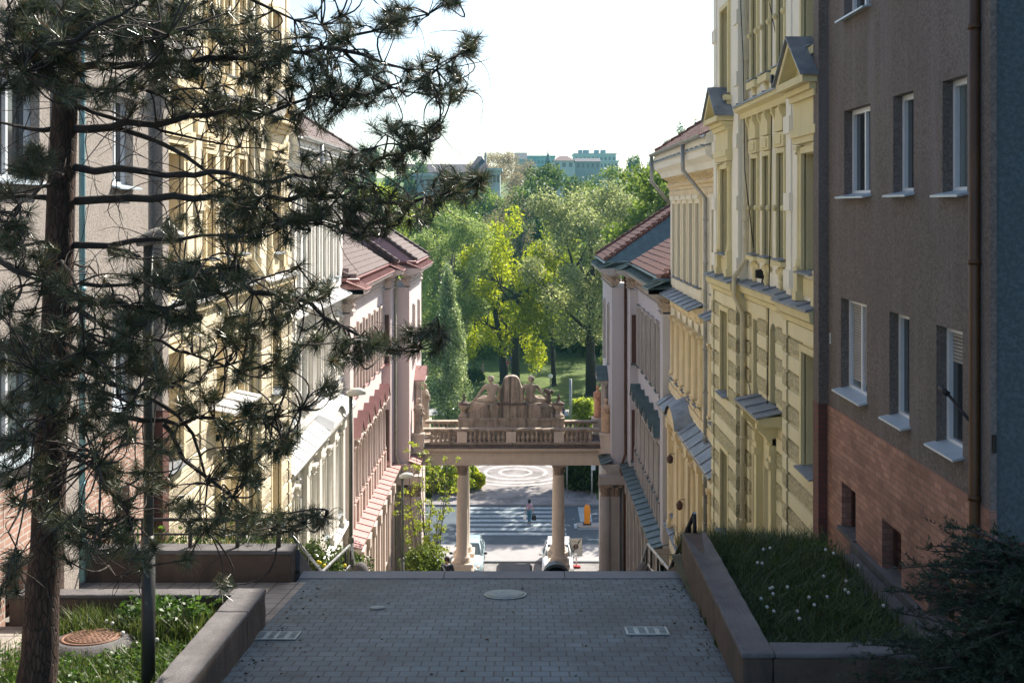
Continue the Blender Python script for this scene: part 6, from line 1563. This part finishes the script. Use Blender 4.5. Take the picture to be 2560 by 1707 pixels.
# deep boughs behind and before the trunk, seen end-on
for (px,py,yd) in ((210,880,8.9),(90,930,8.7),(330,1010,9.0),(60,420,8.9),(30,560,8.8),(250,1160,9.0),(60,180,8.6),(420,90,8.9),(60,1100,8.6),(330,1300,9.6),(260,700,12.2),(480,830,12.0),(420,300,12.2),(700,380,11.4)):
    base=min((q for q in pth),key=lambda q:abs(q.z-P(px,py,yd).z-.1)); e=P(px,py,yd); BR.append((bend(base,e,.08,6),.03))
m=MB()
allp=[]      # sampled points of the branches for twigs to hang on
for pts,r in BR:
    # densify with a little wander
    q=[]
    for a,b in zip(pts,pts[1:]):
        n=max(1,int((b-a).length/.16))
        for k in range(n): q.append(a.lerp(b,k/n)+(Vector((random.gauss(0,.01),random.gauss(0,.03),random.gauss(0,.019))) if q else Vector()))
    q.append(pts[-1]); n=len(q)
    m.tube(q,[max(.006,.8*r*(1-.85*k/(n-1))) for k in range(n)],7)
    for k,p in enumerate(q): allp.append((p,k/(n-1)))
m.build('limbs',M['barkdk'],t)
# clusters of needled shoots: (cx,cy,rx,ry,count,depth)
CL=[(250,-70,260,50,26,9.8),(520,-80,180,50,20,10.2),(800,-70,140,40,12,10.2),(160,60,150,80,40,9.0),(330,90,110,70,26,9.2),(250,60,230,90,54,9.6),(60,130,110,110,30,9.3),(180,190,170,60,26,9.5),(470,70,130,60,30,10),(560,60,90,60,16,10.3),(650,120,90,50,18,10.2),(720,150,110,70,30,10.2),(830,70,70,40,14,10.2),(900,200,130,70,40,10.1),(1000,60,70,45,20,10),(1085,190,80,50,22,10),(1172,118,22,32,8,9.9),(1110,233,45,25,8,10.2),(1130,8,28,18,6,10),(820,250,90,40,18,10.2),
 (600,210,140,80,34,10.6),(640,300,110,50,24,10.4),(480,240,90,60,16,10.8),(420,150,90,60,20,10.2),(330,240,110,50,12,10.6),(780,300,60,30,8,10.1),(960,320,50,25,7,10),(1060,350,50,35,14,9.8),(1090,322,16,14,4,9.8),(930,405,90,30,18,9.8),(770,430,110,45,18,10),(860,470,90,40,14,9.8),(1140,465,60,38,24,9.6),(1200,450,14,10,4,9.6),(1010,520,90,40,24,9.7),(880,540,100,45,24,9.8),(720,520,110,60,34,10),(620,490,80,45,20,10),(640,570,120,40,22,9.9),(950,590,60,18,6,9.8),(560,560,90,40,12,10.3),
 (420,560,60,40,6,10.4),(90,410,55,45,22,9.2),(20,560,60,70,24,9.1),(20,470,40,30,6,9.6),(70,640,60,40,10,9.6),(300,660,60,30,6,10.4),(430,660,50,25,6,10.2),(480,700,150,55,40,9.1),(380,760,150,60,40,9.0),(560,690,60,40,16,9),(250,800,110,60,30,9.2),(140,720,60,35,14,9.4),(20,800,60,70,24,9),(100,880,110,60,34,9.2),(300,880,130,60,40,9.4),(200,960,130,60,40,9.2),(400,940,100,60,22,9.8),(80,1020,90,60,24,9.2),(240,1060,110,60,30,9.5),(500,1010,50,50,10,10.2),(540,960,60,50,12,10.2),
 (560,820,110,60,24,10.2),(640,860,70,60,14,10.2),(700,780,60,30,10,10.1),(720,740,30,25,8,10.2),(790,840,60,40,8,10),(730,900,40,30,6,10.1),(880,880,50,30,10,9.9),(960,870,50,25,12,9.8),(1060,855,45,30,14,9.7),(1095,835,14,14,4,9.7),(850,890,35,25,6,10),(800,735,60,25,8,10.1),(830,970,25,25,6,10.1),(700,940,50,30,8,10.1),(700,1090,60,40,12,10),(620,1050,80,40,18,10),(560,1130,60,50,10,10.1),(640,1170,60,60,14,10),(700,1130,30,25,8,9.9),(430,1110,60,40,10,10.3),(380,1200,60,30,12,10.2),(440,1260,70,30,12,10.2),
 (300,1180,80,50,16,10),(60,1200,60,70,22,9.2),(20,1100,30,40,10,9),(170,1290,70,35,16,9.6),(250,1330,90,35,24,9.6),(330,1370,60,30,12,9.7),(200,1400,50,20,5,9.7),(20,1430,30,80,12,8.8),(560,1300,90,45,18,10.1),(680,1310,90,30,18,10),(500,1330,40,30,5,10.2),(560,1460,25,12,4,10),(480,1400,35,25,5,10.1),(770,1300,40,20,8,10),(300,1240,60,30,10,10)]
tips=[]; tw=MB()
PA=np.array([tuple(p) for p,_ in allp])
def twig(e,reach=.9):
    dd=np.linalg.norm((PA-np.array(tuple(e)))*np.array([1,.8,1]),axis=1); k=int(np.argmin(dd+RG.random(len(dd))*.22)); a=Vector(PA[k])
    if (e-a).length>1.4: 
        k=int(np.argmin(dd)); a=Vector(PA[k])
    L_=(e-a).length; out=Vector((random.gauss(.25,.5),random.gauss(0,.5),random.gauss(.1,.55))); out=out*min(L_,.6)*.33/max(1,out.length)
    n=6; p=[a.lerp(e,i/n)+out*math.sin(math.pi*i/n) for i in range(n+1)]
    tw.tube(p,[.0085*(1-.55*i/n)+.0015 for i in range(n+1)],4)
    tips.append((p[-1],(p[-1]-p[-3]).normalized(),p))
for cx,cy,rx,ry,n,yd in CL:
    for k in range(int(n*(.62 if cy>640 and cx<520 else 1.15 if cy<270 and cx<450 else .85)+.5)):
        q=2*math.pi*random.random(); s=random.random()**.55
        twig(P(cx+rx*s*math.cos(q),cy+ry*s*math.sin(q),yd+random.gauss(0,.35)))
for pts,r in BR: tips.append((pts[-1],(pts[-1]-pts[-2]).normalized(),[pts[-2],pts[-1]])); 
# bare dead twigs
for k in range(1000):
    p,u=random.choice(allp)
    if u<.05: continue
    e=p+Vector((random.gauss(0,.26),random.gauss(0,.25),random.gauss(-.06,.26))); tw.tube(bend(p,e,.30,6),[.0055,.005,.0045,.004,.003,.0025,.002],4)
tw.build('twigs',M['twig'],t)
qs=[]
for p,d,pl in tips:
    d=(d+Vector((random.gauss(0,.25),random.gauss(0,.25),random.gauss(.12,.25)))).normalized()
    n=int(random.uniform(85,140)); D=np.array(tuple(d)); Lb=random.uniform(.06,.24)
    base=np.array(tuple(p))+D*(RG.random((n,1))-.72)*Lb
    o_=unit(np.cross(D[None,:].repeat(n,0),RG.normal(size=(n,3)))); a=np.radians(16+58*RG.random((n,1)))
    dirn=unit(D*np.cos(a)+o_*np.sin(a)+np.array([0,0,-.06])); ln=.085+.06*RG.random((n,1)); tip=base+dirn*ln
    w=unit(np.cross(dirn,RG.normal(size=(n,3))))*.0025
    qs.append(np.stack([base-w,base+w,tip+w*.5,tip-w*.5],1))
fastmesh('needles',np.concatenate(qs,0),4,M['needle'],t)
NT=len(tips)
# ------------------------------------------------------------------ far houses on the hillside
def far_house(label,px0,px1,pyt,Yd,depth,wmat,rmat,roof='flat',rh=3,zb=None,rows=3,colsn=8,wm=None):
    x0,x1=X(px0,Yd),X(px1,Yd); zt=EYE-(pyt-520)*Yd/2720; zb=terr(Yd)-1 if zb is None else zb
    t=thing('hillside_house',label,'house',((x0+x1)/2,Yd,zb),'houses on the far hillside')
    m=MB(); m.box(x0,x1,Yd,Yd+depth,zb,zt); m.build('wall',wmat,t)
    r=MB()
    if roof=='flat': r.box(x0-.5,x1+.5,Yd-.6,Yd+depth+.5,zt,zt+.6)
    elif roof=='gable': r.prism([(x0-.4,Yd-.6,zt),(x0-.4,Yd+depth/2,zt+rh),(x0-.4,Yd+depth+.6,zt)],(x1-x0+.8,0,0))
    elif roof=='hip':
        i=len(r.v); a=min(rh*1.1,(x1-x0)*.4)
        r.v+=[(x0-.4,Yd-.6,zt),(x1+.4,Yd-.6,zt),(x1+.4,Yd+depth,zt),(x0-.4,Yd+depth,zt),(x0+a,Yd+depth/2,zt+rh),(x1-a,Yd+depth/2,zt+rh)]
        for q in ((0,1,5,4),(1,2,5),(2,3,4,5),(3,0,4)): r.f.append(tuple(i+k for k in q)); r.sm.append(False)
    ro=r.build('roof',rmat,t)
    h=(zt-zb); 
    w=MB(); w0=(x1-x0)/colsn
    for k in range(rows):
        z=zt-2.6-3.1*k
        for j in range(colsn):
            o=MB(); o.box(x0+w0*(j+.22),x0+w0*(j+.78),Yd-.06,Yd+.1,z,z+1.7)
            if j%1==0 and z>zb: w.v+=[]
            for a in (0,): w.box(x0+w0*(j+.22),x0+w0*(j+.78),Yd-.06,Yd+.1,z,z+1.7)
    return t,x0,x1,zt,zb
fw=plaster('hazed_white_wall',(.42,.47,.49),.06,.2,.9,2,0,0); fg=plaster('far_grey_wall',(.25,.28,.31),.06,.2,.9,2,0,0); fr_=plain('hazed_red_roof',(.13,.055,.055),.8,0,.15,.5); fd=plain('hazed_dark_roof',(.065,.05,.065),.8,0,.15,.5); ft=plain('haze_teal_wall',(.22,.36,.38),.8,0,.08,.3)  # blue of distant haze put into the far wall and roof colours
fgl=M['glass']
def wins(t,x0,x1,Yd,zt,rows,cols,ww=.5,wh=1.6,gap=3.1,first=2.4):
    w0=(x1-x0)/cols
    for k in range(rows):
        for j in range(cols):
            m=MB(); m.box(x0+w0*(j+.5-ww/2),x0+w0*(j+.5+ww/2),Yd-.05,Yd+.1,zt-first-gap*k,zt-first-gap*k+wh); m.build('window',fgl,t)
t,x0,x1,zt,zb=far_house('long dark red roofed house row on the hillside behind the pine tips',1010,1190,432,300,12,fd,fd,'gable',2.6); wins(t,x0,x1,300,zt,1,7)
t,x0,x1,zt,zb=far_house('white house with a flat pale roof below the long red roofs',1032,1110,440,262,10,fw,fw,'flat'); wins(t,x0,x1,262,zt,2,5)
t,x0,x1,zt,zb=far_house('grey house with a steep dark red hipped roof before the brown crowned tree',1172,1222,430,235,9,fg,fd,'hip',3.6); wins(t,x0,x1,235,zt,1,4)
m=MB(); m.box(X(1210,235),X(1214,235),238,239.5,zt+.5,zt+4.3); m.build('chimney',fg,t)
t,x0,x1,zt,zb=far_house('low white annexe with a glazed front beside the steep roofed house',1222,1250,428,232,8,fw,fw,'flat'); wins(t,x0,x1,232,zt,1,3,.7)
t,x0,x1,zt,zb=far_house('haze-tinted glass office block on the skyline, left of the church spire',1316,1387,392,620,25,ft,ft,'flat'); wins(t,x0,x1,620,zt,3,8,.6,1.8,4.2,4)  # teal of the wall is haze painted into its colour
t,x0,x1,zt,zb=far_house('small grey gabled house at the left end of the haze-tinted office block',1288,1316,398,600,16,fg,fd,'gable',4); 
t,x0,x1,zt,zb=far_house('wide white terraced block with rooftop boxes on the skyline',1436,1540,386,640,25,fw,fw,'flat'); wins(t,x0,x1,640,zt,3,10,.6,1.8,3.6,3.4)
for k,(a,b) in enumerate(((1448,1457),(1460,1474),(1488,1499),(1505,1516))):
    m=MB(); m.box(X(a,640),X(b,640),645,655,zt+.6,zt+2.9); m.build('rooftop_box',fg,t)
t,x0,x1,zt,zb=far_house('cream house with a dark red roof right of the church spire',1385,1435,402,420,14,fw,fr_,'hip',2.2); wins(t,x0,x1,420,zt,1,3)
t,x0,x1,zt,zb=far_house('long low grey house with a dark roof below the terraced block',1440,1500,404,430,14,fg,fd,'gable',1.6); wins(t,x0,x1,430,zt,1,5)
t,x0,x1,zt,zb=far_house('pale low house under the terraced block, next to the far conifers',1500,1545,405,470,14,fw,fw,'flat'); wins(t,x0,x1,470,zt,1,5)
t=thing('church_tower','red roofed church tower with a thin dark spire on the skyline','church tower',(X(1370,400),400,terr(400)))
xc=X(1370,400); zb=terr(400)-1; zz=lambda py:EYE-(py-520)*400/2720
m=MB(); m.box(xc-2.6,xc+2.6,398,404,zb,zz(420)); m.build('wall',fg,t)
m=MB(); i=len(m.v); z1=zz(420); z2=zz(404); m.v+=[(xc-2.9,397.7,z1),(xc+2.9,397.7,z1),(xc+2.9,404.3,z1),(xc-2.9,404.3,z1),(xc,401,z2)]
for q in ((0,1,4),(1,2,4),(2,3,4),(3,0,4)): m.f.append(tuple(i+k for k in q)); m.sm.append(False)
m.build('roof',fr_,t)
m=MB(); m.lathe((xc,401,zz(408)),[(.9,0),(.9,1.6),(.5,2.1),(.55,2.8),(.22,3.6),(.05,6.0)],8); m.build('spire',M['tingreen'],t)

# ------------------------------------------------------------------ camera, light, air
cam=bpy.data.cameras.new('camera'); co=bpy.data.objects.new('camera',cam); COL.objects.link(co); SC.camera=co
co.location=(0,0,EYE); co.rotation_euler=(R(90),0,0)
cam.sensor_width=36; cam.lens=36*FPX/2560; cam.shift_x=(1280-CX)/2560; cam.shift_y=-(853.5-CY)/2560
cam.clip_start=.1; cam.clip_end=6000
SUN_AZ,SUN_EL=R(33),R(42)
sd=Vector((math.sin(SUN_AZ)*math.cos(SUN_EL),math.cos(SUN_AZ)*math.cos(SUN_EL),math.sin(SUN_EL)))
sl_=bpy.data.lights.new('sun','SUN'); sl_.energy=5.0; sl_.angle=R(.53); sl_.color=(1,.93,.82)
so=bpy.data.objects.new('sun',sl_); COL.objects.link(so); so.rotation_euler=sd.to_track_quat('Z','Y').to_euler(); so.location=(30,40,60)
w=bpy.data.worlds.new('World'); SC.world=w; w.use_nodes=True
nt=w.node_tree; bg=nt.nodes['Background']; sky=nt.nodes.new('ShaderNodeTexSky'); sky.sky_type='NISHITA'; sky.sun_disc=False
sky.sun_elevation=SUN_EL; sky.sun_rotation=SUN_AZ; sky.air_density=1.0; sky.dust_density=1.5; sky.ozone_density=1.0; sky.altitude=200
nt.links.new(sky.outputs[0],bg.inputs['Color']); bg.inputs['Strength'].default_value=.11
HAZE=True
if HAZE:
    m=MB(); m.box(-900,900,-60,980,-1.4,75)
    hm=bpy.data.materials.new('haze_air'); hm.use_nodes=True; n_=hm.node_tree; n_.nodes.clear()
    out=n_.nodes.new('ShaderNodeOutputMaterial'); pv=n_.nodes.new('ShaderNodeVolumePrincipled'); pv.inputs['Color'].default_value=(.22,.66,.80,1); pv.inputs['Density'].default_value=.00024; pv.inputs['Anisotropy'].default_value=.3
    n_.links.new(pv.outputs[0],out.inputs['Volume'])
    h=m.build('haze',hm); h['kind']='stuff'
for o in SC.objects:
    for k in ('_world','_base'):
        if k in o: del o[k]
SC.view_settings.view_transform='Standard'; SC.view_settings.look='None'; SC.view_settings.exposure=1.0; SC.view_settings.gamma=1
SC.cycles.max_bounces=8; SC.cycles.diffuse_bounces=4; SC.cycles.transparent_max_bounces=8; SC.cycles.volume_bounces=0
SC.render.film_transparent=False
